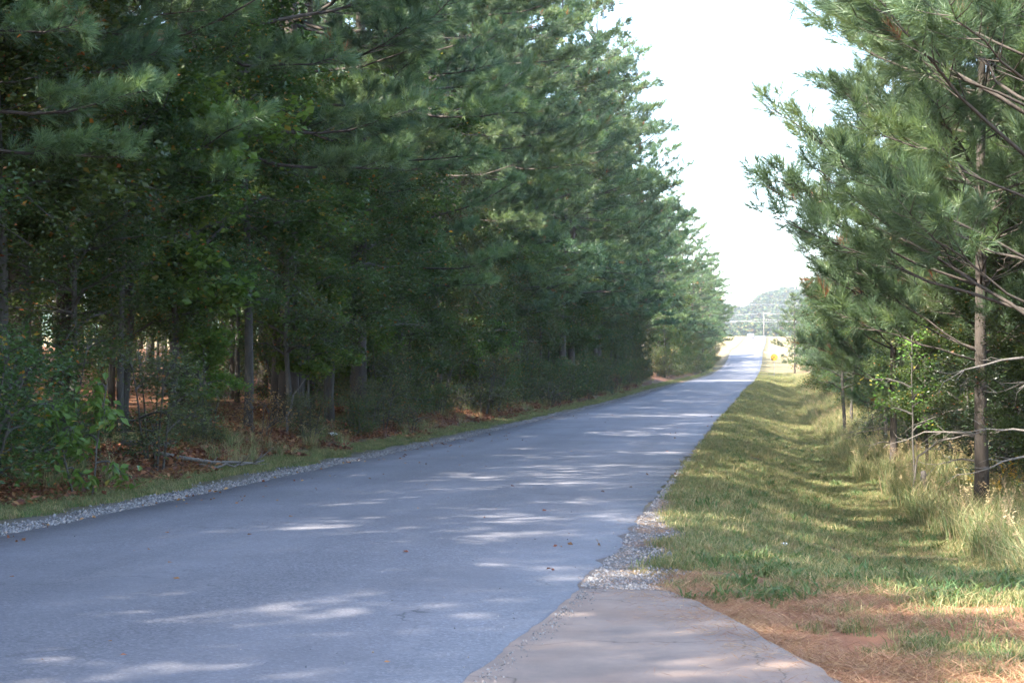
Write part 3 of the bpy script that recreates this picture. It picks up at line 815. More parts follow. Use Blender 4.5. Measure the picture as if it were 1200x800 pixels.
# ---- trees beyond the grassy ditch
for (x, y, rz, s, pr, lab) in ((3.75, 22.6, 0.1, 0.95, 0, 'open-branched pine reaching its boughs furthest over the grassy ditch'), (3.35, 26.2, -0.35, 0.9, 1, 'dark-trunked pine rising from the tall grass before the broken stump'),
                          (4.35, 29.6, 1.3, 1.0, 0, 'pine rising behind the dark glossy evergreen shrub'), (4.6, 32.5, 0.4, 0.95, 1, 'pine just behind the broken grey stump'), (6.6, 25.5, 1.0, 1.0, 1, 'pine set back behind the open-branched pines beyond the ditch'),
                          (3.1, 39.0, 0.2, 0.72, 1, 'slim pine standing alone at the ditch edge before the leafy trees'), (6.4, 31.0, 2.2, 1.0, 0, 'pine in the second row behind the dark glossy shrub'), (4.9, 36.5, 2.9, 0.9, 0, 'pine behind the slim ditch-edge pine'), (8.2, 29.0, 0.8, 1.05, 1, 'pine in the third row beyond the ditch'), (6.9, 37.5, 4.0, 0.95, 1, 'pine in the third row behind the slim ditch-edge pine')):
    place(PINE_VERGE[pr], 'pine_tree', lab, x, y, rz, s, None)
for (x, y, s, lab) in ((6.4, 168, 0.98, 'sunlit young pine standing forward of its row before the warning sign'), (5.9, 243, 1.15, 'bright sunlit pine leaning toward the road past the warning sign'), (7.8, 251, 1.1, 'sunlit pine just behind the one past the warning sign'), (8.3, 236, 1.0, 'sunlit pine set back from the road past the warning sign')):
    place(PINE_YOUNG[1], 'pine_tree', lab, x, y, x * 2, s, None)
rv = np.random.default_rng(9)
y = 36.0
while y < 200:
    for k in range(2):
        x = max(4.6, 0.021 * y + 3.2) + pick(rv, 0, 2.2) + k * pick(rv, 3, 5)
        s = pick(rv, 0.8, 1.05)
        place(PINE_YOUNG[rv.integers(3)], 'pine_tree', 'shorter young pine beyond the grassy ditch ' + vmark(y), x, y + pick(rv, -1, 1), rv.random() * 6.28, s, 'young pines ' + vmark(y))
    y += pick(rv, 4.0, 6.5)
for (x, y, s) in ((3.6, 47, 0.72), (3.1, 60, 0.85), (3.9, 68, 0.85), (5.4, 40, 0.8), (4.4, 39.5, 0.62)):
    place(OAK[2], 'roadside_tree', 'dark leafy tree flecked with orange beyond the grassy ditch', x, y, x * 3, s, 'leafy trees beyond the ditch')
place(TWIGGY[0], 'sapling', 'thin sapling with yellow-green leaves between the trunks beyond the ditch', 3.1, 34.0, 0, 1.0, None, 'sapling')
place(HOLLY[0], 'holly_shrub', 'dark glossy evergreen shrub at the foot of the open pines', 4.0, 27.4, 0.4, 0.8, None, 'shrub')
for (x, y, sc, lab) in ((4.9, 24.6, 1.1, 'tall dark evergreen shrub between the nearest open pines'), (5.2, 30.5, 1.2, 'dark evergreen shrub filling the gap behind the pine trunks'), (4.4, 35.0, 0.9, 'dark evergreen shrub behind the thin yellow-green sapling'), (3.9, 42.0, 0.9, 'dark evergreen shrub before the orange-flecked leafy trees'), (6.4, 27.8, 1.3, 'big dark evergreen shrub in the second row of pines')):
    place(HOLLY[0], 'holly_shrub', lab, x, y, x * 5, sc, None, 'shrub')
for (x, y, sc) in ((3.9, 24.4, 0.42), (4.1, 31.6, 0.5), (3.6, 36.6, 0.5), (4.6, 28.6, 0.6), (5.6, 26.6, 0.6), (3.5, 44.5, 0.55)):
    place(OAK[int(x * 10) % 3], 'understory_tree', 'small leafy tree crowded among the pine trunks beyond the ditch', x, y, y, sc, 'small leafy trees among ditch-side pines')
place(HOLLY[0], 'holly_shrub', 'dark evergreen shrub beside the leafy trees beyond the ditch', 3.5, 50.5, 2.0, 0.6, None, 'shrub')
y = 22.0
while y < 190:
    x = max(4.2, 0.02 * y + 2.4) + pick(rv, 0.2, 2.0)
    i = rv.integers(3)
    place(SHRUB[i], 'shrub', 'low shrub under the ditch-side trees ' + vmark(y), x, y, rv.random() * 6.28, pick(rv, 0.35, 0.8), 'ditch-side shrubs ' + vmark(y), 'shrub')
    y += pick(rv, 1.8, 4.0)

# ---- far trees at the crossroad and on the rise
rf = np.random.default_rng(21)
for k in range(26):
    y = pick(rf, 355, 900); side = -1 if rf.random() < 0.62 else 1
    x = (float(edge_l(y)) - pick(rf, 14, 70)) if side < 0 else (float(edge_r(y)) + pick(rf, 12, 60))
    pr = PINE_FAR[rf.integers(3)] if rf.random() < 0.35 else OAK[rf.integers(3)]
    place(pr, 'distant_tree', 'distant tree in the hazy open country past the cross road', x, y, rf.random() * 6, pick(rf, 0.6, 1.0) if pr in PINE_FAR else pick(rf, 1.2, 2.0), 'distant trees past the cross road')

# ------------------------------------------------------------------ scattered ground cover (stuff)
def instancer(name, protos, P, rot, scl, label, mat=None):
    col = bpy.data.collections.new(name + '_sources')
    for i, me in enumerate(protos):
        col.objects.link(bpy.data.objects.new('%s_source_%02d' % (name, i), me))
    me = bpy.data.meshes.new(name)
    n = len(P)
    me.vertices.add(n); me.vertices.foreach_set('co', np.ascontiguousarray(P, dtype=np.float32).ravel())
    a = me.attributes.new('rot', 'FLOAT_VECTOR', 'POINT'); a.data.foreach_set('vector', np.ascontiguousarray(rot, dtype=np.float32).ravel())
    a = me.attributes.new('scl', 'FLOAT', 'POINT'); a.data.foreach_set('value', np.ascontiguousarray(scl, dtype=np.float32))
    a = me.attributes.new('idx', 'INT', 'POINT'); a.data.foreach_set('value', np.random.default_rng(n).integers(0, len(protos), n).astype(np.int32))
    o = link(name, me)
    ng = bpy.data.node_groups.new(name + '_scatter', 'GeometryNodeTree')
    ng.interface.new_socket('Geometry', in_out='INPUT', socket_type='NodeSocketGeometry')
    ng.interface.new_socket('Geometry', in_out='OUTPUT', socket_type='NodeSocketGeometry')
    N, L = ng.nodes, ng.links
    gi, go = N.new('NodeGroupInput'), N.new('NodeGroupOutput')
    ci = N.new('GeometryNodeCollectionInfo'); ci.inputs['Collection'].default_value = col
    ci.inputs['Separate Children'].default_value = True; ci.inputs['Reset Children'].default_value = True
    ip = N.new('GeometryNodeInstanceOnPoints'); ip.inputs['Pick Instance'].default_value = True
    def na(nm, ty):
        q = N.new('GeometryNodeInputNamedAttribute'); q.data_type = ty; q.inputs['Name'].default_value = nm
        return [s for s in q.outputs if s.enabled and s.name == 'Attribute'][0]
    e2r = N.new('FunctionNodeEulerToRotation')
    L.new(na('rot', 'FLOAT_VECTOR'), e2r.inputs[0])
    L.new(gi.outputs[0], ip.inputs['Points']); L.new(ci.outputs[0], ip.inputs['Instance'])
    L.new(na('idx', 'INT'), ip.inputs['Instance Index']); L.new(e2r.outputs[0], ip.inputs['Rotation']); L.new(na('scl', 'FLOAT'), ip.inputs['Scale'])
    L.new(ip.outputs[0], go.inputs[0])
    md = o.modifiers.new('scatter', 'NODES'); md.node_group = ng
    return tag(o, label, kind='stuff')

def blades(seed, n, h, spread, w, lean, tint_lo, tint_hi, mat, seedheads=0):
    rg = np.random.default_rng(seed); mb = MB()
    a = rg.random(n) * 6.283; r = spread * np.sqrt(rg.random(n))
    o = np.column_stack([np.cos(a) * r, np.sin(a) * r, np.full(n, -0.02)])
    b = rg.random(n) * 6.283; H = h * (0.45 + 0.65 * rg.random(n)); le = lean * (0.3 + rg.random(n))
    d = np.column_stack([np.cos(b), np.sin(b), np.zeros(n)])
    c = rg.random(n) * 6.283; s = np.column_stack([np.cos(c), np.sin(c), np.zeros(n)]) * w * 0.5
    m1 = o + d * (H * le * 0.3)[:, None]; m1[:, 2] += H * 0.55
    tp = o + d * (H * le)[:, None]; tp[:, 2] += H * (1 - 0.35 * le)
    v = np.stack([o - s, o + s, m1 - s * 0.8, m1 + s * 0.8, tp], 1).reshape(-1, 3)
    k = np.arange(n)[:, None] * 5
    f = np.concatenate([k + [0, 1, 3], k + [0, 3, 2], k + [2, 3, 4]])
    tint = tint_lo + (tint_hi - tint_lo) * rg.random(n) ** 1.05
    mb.add(v, f, np.repeat(tint, 5))
    for q in range(seedheads):
        a0 = rg.random() * 6.28; hh = h * pick(rg, 1.0, 1.35); dd = np.array([math.cos(a0), math.sin(a0), 0])
        p = np.array([[0, 0, 0], dd * hh * 0.1 + [0, 0, hh * 0.6], dd * hh * 0.28 + [0, 0, hh]])
        mb.tube(p, [0.003, 0.0025, 0.002], 3, 0.9, cap=False)
        P = p[2] + (p[1] - p[2]) * (rg.random(22)[:, None] * 0.4) + rg.normal(0, 0.02, (22, 3))
        leaves(mb, P, rg, 0.035, 0.35, np.full(22, 0.93), 0.3)
    return mb.mesh('grass_clump', mat)

rs = np.random.default_rng(33)
G_SHORT = [blades(300 + i, 34, 0.075 + 0.015 * i, 0.09, 0.006, 0.9, 0.0 + 0.12 * i, 0.75 + 0.08 * i, M['grass']) for i in range(4)] + [blades(310, 26, 0.07, 0.1, 0.006, 1.2, 0.7, 1.0, M['grass'])]
G_TALL = [blades(320 + i, 44, 0.55 + 0.1 * i, 0.16, 0.010, 0.75, 0.05, 0.75 + 0.12 * i, M['tallgrass'], seedheads=(0, 0, 1)[i]) for i in range(3)] + [blades(330, 30, 0.6, 0.2, 0.008, 0.9, 0.5, 0.95, M['tallgrass'], seedheads=1)]
G_WEED = [blades(340 + i, 16, 0.17, 0.07, 0.018, 1.0, 0.0, 0.5, M['grass']) for i in range(2)]

def field_pts(n, s_lo, s_hi, y_lo, y_hi, side, power=1.0):
    """points thinning with distance; s measured out from the road edge"""
    yy = y_lo * (y_hi / y_lo) ** (rs.random(n) ** power)
    ss = s_lo + (s_hi - s_lo) * rs.random(n)
    xx = edge_r(yy) + ss if side > 0 else edge_l(yy) - ss
    return xx, yy, ss

def lay(name, protos, xx, yy, scl, label, tilt=0.12, dz=0.0, free=False):
    n = len(xx)
    P = np.column_stack([xx, yy, ground_z(xx, yy) + dz])
    if free: rot = rs.random((n, 3)) * 6.283
    else: rot = np.column_stack([rs.normal(0, tilt, n), rs.normal(0, tilt, n), rs.random(n) * 6.283])
    return instancer(name, protos, P, rot, scl, label)

# mown verge
xx, yy, ss = field_pts(46000, 0.06, 4.6, 8.5, 240, 1, 0.85)
bare = vnoise(xx * 1.1 + 50, yy * 1.1) * 0.7 + vnoise(xx * 3.1, yy * 3.1 + 9) * 0.3
near_clay = (yy < 13.5)
keep = (bare > 0.21) & (ss > (0.5 - 0.4 * smooth(16, 24, yy)) * (0.6 + 0.9 * vnoise(yy * 0.9, yy * 0 + 4))) & (xx > apron_edge(yy) + np.where(yy < 13.1, 0.35 + 0.9 * vnoise(yy * 2, xx * 2), -99))
keep &= ~((yy < 12.6) & (rs.random(len(xx)) > 0.22 + 0.6 * (vnoise(xx * 1.4, yy * 1.4 + 30) > 0.5)))
keep &= ~((yy < 14.6) & (yy >= 12.6) & (vnoise(xx * 1.6 + 5, yy * 1.6) < 0.45))
keep &= ~(np.abs(yy - 227) < 2.2)
xx, yy = xx[keep], yy[keep]
scl = (0.65 + 0.8 * rs.random(len(xx))) * (1 + 0.8 * smooth(30, 120, yy))
lay('verge_grass', G_SHORT, xx, yy, scl, 'short mown grass covering the verge and ditch')
xx, yy, ss = field_pts(1500, 0.6, 4.0, 12.5, 60, 1)
k = vnoise(xx * 1.2 + 9, yy * 1.2) > 0.55
lay('verge_weeds', G_WEED, xx[k], yy[k], 0.6 + 0.7 * rs.random(k.sum()), 'coarse broad-bladed grass clumps standing above the verge')
# strip of grass along the forest side of the road
xx, yy, ss = field_pts(15000, 0.55, 1.7, 12, 260, -1, 0.9)
k = (vnoise(xx * 1.5, yy * 1.5) > 0.25) & (ss > 0.5 + 0.5 * vnoise(yy * 1.1, yy * 0 + 14))
lay('shoulder_grass', G_SHORT[:4], xx[k], yy[k], 0.6 + 0.7 * rs.random(k.sum()), 'thin strip of short grass between gravel shoulder and forest bank')
# tall grass beyond the ditch
xx, yy, ss = field_pts(9500, 3.1, 8.5, 14.5, 225, 1, 0.95)
k = (ss > 3.5 + 0.9 * vnoise(yy * 0.7, yy * 0 + 2) + 0.8 * (yy < 16)) & (vnoise(xx * 0.9, yy * 0.9) > 0.22)
lay('tall_grass', G_TALL, xx[k], yy[k], (0.45 + 0.6 * rs.random(k.sum())), 'tall pale unmown grass and weeds along the foot of the trees')
# tall weeds on the forest bank
xx, yy, ss = field_pts(1500, 1.6, 4.0, 14, 150, -1)
k = vnoise(xx * 0.8, yy * 0.8 + 8) > 0.5
lay('bank_weeds', G_TALL[1:], xx[k], yy[k], 0.35 + 0.4 * rs.random(k.sum()), 'straggling dry weeds on the bank below the forest')
# fallen leaves on the forest bank
def leaf_patch(seed, n, spread, size, ratio, mat, lift=0.03):
    rg = np.random.default_rng(seed); mb = MB()
    P = np.column_stack([rg.normal(0, spread, (n, 2)), rg.random(n) * lift])
    leaves(mb, P, rg, size, ratio, rg.random(n), 0.6)
    return mb.mesh('leaf_patch', mat)
LP = [leaf_patch(350 + i, 40, 0.16, 0.075, 0.6, M['litter']) for i in range(4)]
xx, yy, ss = field_pts(9000, 1.3, 7.0, 12, 130, -1)
k = (ss > 1.3 + 0.9 * vnoise(yy * 1.3, yy * 0 + 22))
lay('fallen_leaves', LP, xx[k], yy[k], 0.7 + 0.7 * rs.random(k.sum()), 'brown fallen leaves covering the forest bank', 0.15)
# pine straw by the driveway
SP = [leaf_patch(360 + i, 130, 0.13, 0.13, 0.02, M['straw'], 0.018) for i in range(4)]
n = 2600
yy = 8.0 + 6.2 * rs.random(n); xx = apron_edge(yy) + 0.02 + np.abs(rs.normal(0, 1.5, n))
k = (yy < 13.4) | (xx < 1.0)
k &= (vnoise(xx * 1.5 + 3, yy * 1.5) > 0.5) | (xx < apron_edge(yy) + 0.3)
k &= xx > -1.2
lay('pine_straw', SP, xx[k], yy[k], 0.6 + 0.6 * rs.random(k.sum()), 'rusty fallen pine needles on the clay beside the driveway', 0.05)
xx, yy, ss = field_pts(260, 0.05, 0.4, 12.9, 40, 1)
k = vnoise(xx * 2, yy * 2) > 0.45
lay('edge_straw', SP, xx[k], yy[k], 0.4 + 0.4 * rs.random(k.sum()), 'rusty pine needles caught along the ragged road edge', 0.05)
# gravel
def stone_mesh(seed):
    rg = np.random.default_rng(seed)
    v = np.array([(1, 0, 0), (-1, 0, 0), (0, 1, 0), (0, -1, 0), (0, 0, 1), (0, 0, -1), (.6, .6, .5), (-.6, .55, -.5), (.55, -.6, .4), (-.6, -.5, .55)], float)
    v *= rg.uniform(0.65, 1.1, (len(v), 1)); v[:, 2] *= 0.7
    import bmesh
    bm = bmesh.new()
    for p in v: bm.verts.new(p)
    bmesh.ops.convex_hull(bm, input=bm.verts)
    bmesh.ops.triangulate(bm, faces=bm.faces)
    me = bpy.data.meshes.new('gravel_piece'); bm.to_mesh(me); bm.free()
    me.materials.append(M['stone']); return me
ST = [stone_mesh(i) for i in range(5)]
n = 26000
yy = 11 * (150 / 11) ** rs.random(n); ss = np.abs(rs.normal(0.2, 0.24, n)) * (0.6 + 0.8 * vnoise(yy * 0.8, yy * 0 + 3)); ss = np.where(ss > 0.95, 0.3, ss)
lay('shoulder_gravel', ST, edge_l(yy) - ss + 0.06, yy, 0.008 + 0.017 * rs.random(n) ** 2, 'loose pale gravel along the forest-side road edge', free=True, dz=0.006)
n = 9000
yy = 13.1 + (34 - 13.1) * rs.random(n) ** 2.2; ss = np.abs(rs.normal(0.12, 0.22, n)) * (1.4 - 1.1 * smooth(15, 24, yy))
lay('ditch_side_gravel', ST, edge_r(yy) + ss + 0.03, yy, 0.007 + 0.014 * rs.random(n) ** 2, 'loose gravel and grit along the ditch-side road edge', free=True, dz=0.004)
n = 260
yy = 9 + 25 * rs.random(n) ** 1.4; xx = edge_l(yy) + ROAD_W * rs.random(n)
instancer('road_grit', ST, np.column_stack([xx, yy, road_z(yy) + 0.03]), rs.random((n, 3)) * 6.28, 0.004 + 0.006 * rs.random(n), 'sparse loose grit scattered over the asphalt')

n = 700
yy = 8.4 + 4.7 * rs.random(n); xx = edge_r(yy) + 0.05 + np.abs(rs.normal(0, 0.07, n))
instancer('seam_grit', ST, np.column_stack([xx, yy, np.full(n, 0.006)]), rs.random((n, 3)) * 6.28, 0.003 + 0.008 * rs.random(n) ** 3, 'dirt and grit gathered in the seam between road and driveway')
n = 150
yy = 8.6 + 4.2 * rs.random(n); xx = apron_edge(yy) - np.abs(rs.normal(0, 0.28, n))
k = xx > -1.2
instancer('apron_straw', [leaf_patch(370 + i, 22, 0.10, 0.11, 0.02, M['straw'], 0.008) for i in range(3)], np.column_stack([xx, yy, np.full(n, 0.006)])[k], np.column_stack([np.zeros((n, 2)), rs.random(n) * 6.28])[k], (0.5 + 0.6 * rs.random(n))[k], 'stray pine needles spilled over the driveway edge')
n = 260
yy = 9 + 60 * rs.random(n) ** 1.5; uu = rs.random(n); uu = np.where(rs.random(n) < 0.6, uu ** 3 * 0.5, uu)
instancer('road_leaves', [leaf_patch(380 + i, 1 + i % 2, 0.05, 0.075, 0.6, M['litter'], 0.012) for i in range(4)], np.column_stack([edge_l(yy) + ROAD_W * uu, yy, road_z(yy) + 0.03]), np.column_stack([np.zeros((n, 2)), rs.random(n) * 6.28]), 0.6 + 0.5 * rs.random(n), 'scattered dead leaves blown onto the asphalt')

# ------------------------------------------------------------------ small things by the road
def log_thing(name, label, pts, r0, r1, group=None, twigs=4, seed=1, cat='branch'):
    rg = np.random.default_rng(seed)
    pts = np.array(pts, float); t = np.linspace(0, 1, 9)
    n = len(pts); P = np.column_stack([np.interp(t, np.linspace(0, 1, n), pts[:, k]) for k in range(3)])
    P += rg.normal(0, 0.018, P.shape); P[:, 2] += ground_z(P[:, 0], P[:, 1])
    o = thing(name, label, cat, tuple(P[0]), 0, group)
    P -= P[0]
    mb = MB(); mb.tube(P, r0 + (r1 - r0) * t, 8); mb.obj('limb', M['deadwood'], o, True)
    for q in range(twigs):
        i = rg.integers(3, 9); d = unit(P[i] - P[i - 1] + rg.normal(0, 0.12, 3) + [0, 0, 0.08]); l = pick(rg, 0.25, 0.6)
        mb = MB(); mb.tube(np.stack([P[i], P[i] + d * l * .5, P[i] + d * l + rg.normal(0, 0.04, 3)]), [r1 * 0.8, r1 * 0.5, 0.003], 5)
        mb.obj('twig', M['deadwood'], o, True)
    return o
log_thing('fallen_limb', 'long bare fallen limb lying along the forest bank', [(-9.9, 27.4, 0.10), (-9.2, 28.4, 0.10), (-8.65, 29.6, 0.08)], 0.04, 0.018, seed=3)
log_thing('fallen_limb', 'shorter pale broken stick lying crosswise by the fallen limb', [(-9.05, 27.3, 0.09), (-8.8, 28.3, 0.09), (-8.7, 28.9, 0.1)], 0.025, 0.012, seed=4, twigs=2)
log_thing('fallen_limb', 'pale split piece of wood leaning in the brush on the bank', [(-10.2, 26.8, 0.22), (-9.9, 27.3, 0.26), (-9.75, 27.7, 0.3)], 0.045, 0.03, seed=5, twigs=1)
log_thing('bare_stem', 'bare leaning grey stem standing at the edge of the forest bank', [(-10.0, 36.0, 0.0), (-10.02, 36.05, 0.45), (-9.85, 36.1, 0.95)], 0.03, 0.018, seed=6, twigs=1, cat='stem')
log_thing('bare_stem', 'curved bare dead stems arching over the tall grass', [(2.8, 31.0, 0.1), (2.9, 31.0, 0.8), (3.35, 31.1, 1.05)], 0.022, 0.008, seed=7, twigs=4, cat='stem')
log_thing('stump', 'short broken grey stump in the tall grass under the pines', [(2.95, 30.5, -0.1), (2.96, 30.5, 0.3), (2.94, 30.52, 0.55)], 0.06, 0.05, seed=8, twigs=0, cat='stump')

def litter(x, y, s, label, seed):
    import bmesh
    bm = bmesh.new(); bmesh.ops.create_icosphere(bm, subdivisions=2, radius=1)
    rg = np.random.default_rng(seed)
    for v in bm.verts: v.co = Vector((v.co.x * 1.2, v.co.y * 0.8, v.co.z * 0.55)) * float(0.65 + 0.5 * rg.random())
    me = bpy.data.meshes.new('litter'); bm.to_mesh(me); bm.free(); me.materials.append(M['white_litter'])
    o = link('litter', me); o.location = (x, y, float(ground_z(x, y)) + s * 0.6); o.scale = (s, s, s)
    tag(o, label, 'litter')
litter(-9.75, 39.0, 0.10, 'crumpled white litter caught in the brush on the forest bank', 1)
litter(0.35, 19.5, 0.035, 'tiny white scrap lying in the mown grass', 2)

# stub post and dark seedling on the forest bank
def post(x, y, label):
    z = float(ground_z(x, y)); o = thing('stub_post', label, 'post', (x, y, z))
    mb = MB(); mb.tube([(0, 0, -0.2), (0.01, 0, 0.25), (0.0, 0.01, 0.5)], [0.07, 0.065, 0.06], 9); mb.obj('shaft', M['grey_bark'], o, True)
    mb = MB(); mb.tube([(0, 0.01, 0.5), (0.0, 0.01, 0.53)], [0.066, 0.05], 9); mb.obj('cap', M['deadwood'], o, True)
post(-9.6, 79, 'short dark stub post on the grassy forest bank')
place(HOLLY[0], 'seedling', 'small round dark evergreen seedling alone on the grassy bank', float(edge_l(104)) - 1.6, 104, 0, 0.2, None, 'seedling')

# goldenrod
def goldenrod_mesh(seed):
    rg = np.random.default_rng(seed); st, fl = MB(), MB()
    for q in range(4):
        a = rg.random() * 6.28; h = pick(rg, 0.6, 0.95); d = np.array([math.cos(a), math.sin(a), 0])
        p = np.array([[0, 0, 0], d * 0.05 + [0, 0, h * 0.55], d * 0.2 + [0, 0, h]])
        st.tube(p, [0.005, 0.004, 0.003], 4, 0.2)
        leaves(st, p[0] + (p[1] - p[0]) * rg.random((26, 1)) + rg.normal(0, 0.01, (26, 3)), rg, 0.09, 0.2, 0.3 * rg.random(26), 0.3)
        for k in range(7):
            b = p[2] - (p[2] - p[1]) * k * 0.09; e = b + d * 0.10 * (0.3 + k * 0.2) + np.array([rg.normal(0, .05), rg.normal(0, .05), 0.03])
            leaves(fl, b + (e - b) * rg.random((30, 1)) + rg.normal(0, 0.008, (30, 3)), rg, 0.014, 0.8, rg.random(30), 0.3)
    return st.mesh('stem', M['tallgrass']), fl.mesh('flower_plume', M['gold'])
M['gold'] = foliage_mat('goldenrod_flowers', [(0, (0.42, 0.26, 0.03)), (1, (0.55, 0.38, 0.05))], 0.3)
gs_, gf_ = goldenrod_mesh(4)
for i, (x, y) in enumerate(((3.55, 25.2), (3.75, 25.6), (3.45, 27.0))):
    t = thing('goldenrod', 'yellow-plumed goldenrod in the tall grass at the foot of the open pines', 'plant', (x, y, float(ground_z(x, y))), i * 1.3, 'goldenrods by the pines', pick(rs, 0.8, 1.15))
    link('stem', gs_, t); link('flower_plume', gf_, t)

# ------------------------------------------------------------------ round warning sign
def disc(mb, r, y0, y1, z, seg=40):
    th = np.linspace(0, 2 * PI, seg, endpoint=False)
    a = np.column_stack([r * np.cos(th), np.full(seg, y0), z + r * np.sin(th)]); b = a.copy(); b[:, 1] = y1
    v = np.concatenate([a, b, [[0, y0, z]], [[0, y1, z]]]); j = np.arange(seg); k = (j + 1) % seg
    f = np.concatenate([np.stack([j, k, np.full(seg, 2 * seg)], -1), np.stack([k + seg, j + seg, np.full(seg, 2 * seg + 1)], -1),
                        np.stack([j, j + seg, k + seg], -1), np.stack([j, k + seg, k], -1)])
    mb.add(v, f)
def bar(mb, x0, z0, x1, z1, w, y0, y1):
    d = np.array([x1 - x0, z1 - z0]); d = d / np.linalg.norm(d); nrm = np.array([-d[1], d[0]]) * w / 2
    c = [(x0 + nrm[0], z0 + nrm[1]), (x0 - nrm[0], z0 - nrm[1]), (x1 - nrm[0], z1 - nrm[1]), (x1 + nrm[0], z1 + nrm[1])]
    v = [(a, y0, b) for a, b in c] + [(a, y1, b) for a, b in c]
    q = [(0, 1, 2, 3), (7, 6, 5, 4), (0, 4, 5, 1), (1, 5, 6, 2), (2, 6, 7, 3), (3, 7, 4, 0)]
    mb.add(v, [t for a, b, cc, e in q for t in ((a, b, cc), (a, cc, e))])
sx, sy = 2.75, 221.0
sg = thing('warning_sign', 'round yellow warning sign with a black cross on a thin steel post', 'sign', (sx, sy, float(ground_z(sx, sy))))
mb = MB(); mb.box((-0.03, 0.0, -0.3), (0.03, 0.05, 2.9)); mb.obj('post', M['steel'], sg)
mb = MB(); disc(mb, 0.44, -0.008, -0.003, 2.42); plate = mb.obj('plate', M['sign_yellow'], sg)
mb = MB()
bar(mb, -0.29, 2.13, 0.29, 2.71, 0.085, -0.012, -0.009); bar(mb, -0.29, 2.71, 0.29, 2.13, 0.085, -0.0125, -0.0095)
mb.obj('cross_mark', M['sign_black'], plate)
mb = MB()
th = np.linspace(0, 2 * PI, 40, endpoint=False)
for a in range(40):
    b = (a + 1) % 40
    bar(mb, 0.415 * math.cos(th[a]), 2.42 + 0.415 * math.sin(th[a]), 0.415 * math.cos(th[b]), 2.42 + 0.415 * math.sin(th[b]), 0.025, -0.0115, -0.0092)
mb.obj('border', M['sign_black'], plate)

# street name sign at the crossroad
nx_, ny_ = -6.9, 331.0
ns = thing('street_sign', 'small green street name sign on a post at the cross road', 'sign', (nx_, ny_, float(ground_z(nx_, ny_))))
mb = MB(); mb.tube([(0, 0, -0.3), (0, 0, 2.9)], [0.03, 0.03], 8); mb.obj('post', M['steel'], ns)
mb = MB(); mb.box((-0.45, -0.012, 2.35), (0.45, 0.012, 2.6)); mb.obj('name_blade', M['sign_green'], ns)
mb = MB(); mb.box((-0.012, -0.45, 2.62), (0.012, 0.45, 2.87)); mb.obj('name_blade', M['sign_green'], ns)

# ------------------------------------------------------------------ cars
def car(label, x, y, rz, paint):
    z = max(float(ground_z(x, y)), float(road_z(y)) if edge_l(y) < x < edge_r(y) else -99) + 0.02
    o = thing('car', label, 'car', (x, y, z), rz)
    prof = [(-2.2, .35), (-2.25, .62), (-2.1, .88), (-1.35, .95), (-0.75, 1.38), (0.55, 1.42), (1.35, .98), (2.05, .93), (2.22, .7), (2.2, .35)]
    n = len(prof); mb = MB(); rings = []
    for sgn, inset in ((-1, 0.10), (-1, 0), (1, 0), (1, 0.10)):
        k = 0.86 * sgn
        rings.append([(sgn * (0.88 - (0.17 if h > 1.1 else 0.0) - inset * 0.4), px * (1 - inset * 0.12), h) for px, h in prof])
    v = np.array(rings).reshape(-1, 3); f = []
    for r in range(3):
        for i in range(n):
            a, b = r * n + i, r * n + (i + 1) % n
            f += [(a, b, b + n), (a, b + n, a + n)]
    for base, fl in ((0, 1), (3 * n, 0)):
        for i in range(1, n - 1):
            t = (base, base + i, base + i + 1); f.append(t[::-1] if not fl else t)
    mb.add(v, f); mb.obj('body', paint, o)
    def pane(pts, nm, mat, off=0.012):
        m = MB(); q = np.array(pts, float); c = q.mean(0)
        nrm = np.cross(q[1] - q[0], q[2] - q[0]); nrm /= np.linalg.norm(nrm)
        if np.dot(nrm, c - np.array([0, 0, 0.8])) < 0: nrm = -nrm
        a = q + nrm * off; b = q - nrm * 0.02
        m.add(np.concatenate([a, b]), [(0, 1, 2), (0, 2, 3), (4, 6, 5), (4, 7, 6)] + [t for i in range(4) for t in ((i, (i + 1) % 4, (i + 1) % 4 + 4), (i, (i + 1) % 4 + 4, i + 4))])
        m.obj(nm, mat, o)
    pane([(-.66, -1.28, 1.0), (.66, -1.28, 1.0), (.6, -.83, 1.33), (-.6, -.83, 1.33)], 'rear_window', M['glass_dark'])
    pane([(-.66, 1.27, 1.03), (.66, 1.27, 1.03), (.6, .65, 1.37), (-.6, .65, 1.37)], 'windscreen', M['glass_dark'])
    for s in (-1, 1):
        pane([(s * .84, -1.1, 1.0), (s * .84, 1.05, 1.0), (s * .73, .5, 1.36), (s * .73, -.7, 1.34)], 'side_window', M['glass_dark'], 0.03)
        pane([(s * .78, -2.235, .66), (s * .5, -2.24, .66), (s * .5, -2.18, .84), (s * .78, -2.17, .84)], 'tail_lamp', M['tail'])
        pane([(s * .78, 2.17, .66), (s * .48, 2.18, .66), (s * .48, 2.12, .82), (s * .78, 2.11, .82)], 'headlight', M['lamp'])
        for wy in (-1.35, 1.35):
            w = MB(); w.tube([(s * .68, wy, .32), (s * .9, wy, .32)], [.32, .32], 18); t = w.obj('tyre', M['rubber'], o, True)
            w = MB(); w.tube([(s * .88, wy, .32), (s * .915, wy, .32)], [.19, .17], 14); w.obj('rim', M['steel'], t, True)
car('pale car driving along the distant bright road past the cross road', float(edge_r(520)) - 4.6, 520, PI, M['car_paint'])
car('white car parked on the cross road glimpsed through thin trees', 10.6, 339.0, PI / 2, M['car_paint'])
car('white car parked nose to tail on the cross road behind the trees', 17.5, 339.3, PI / 2, M['car_paint'])

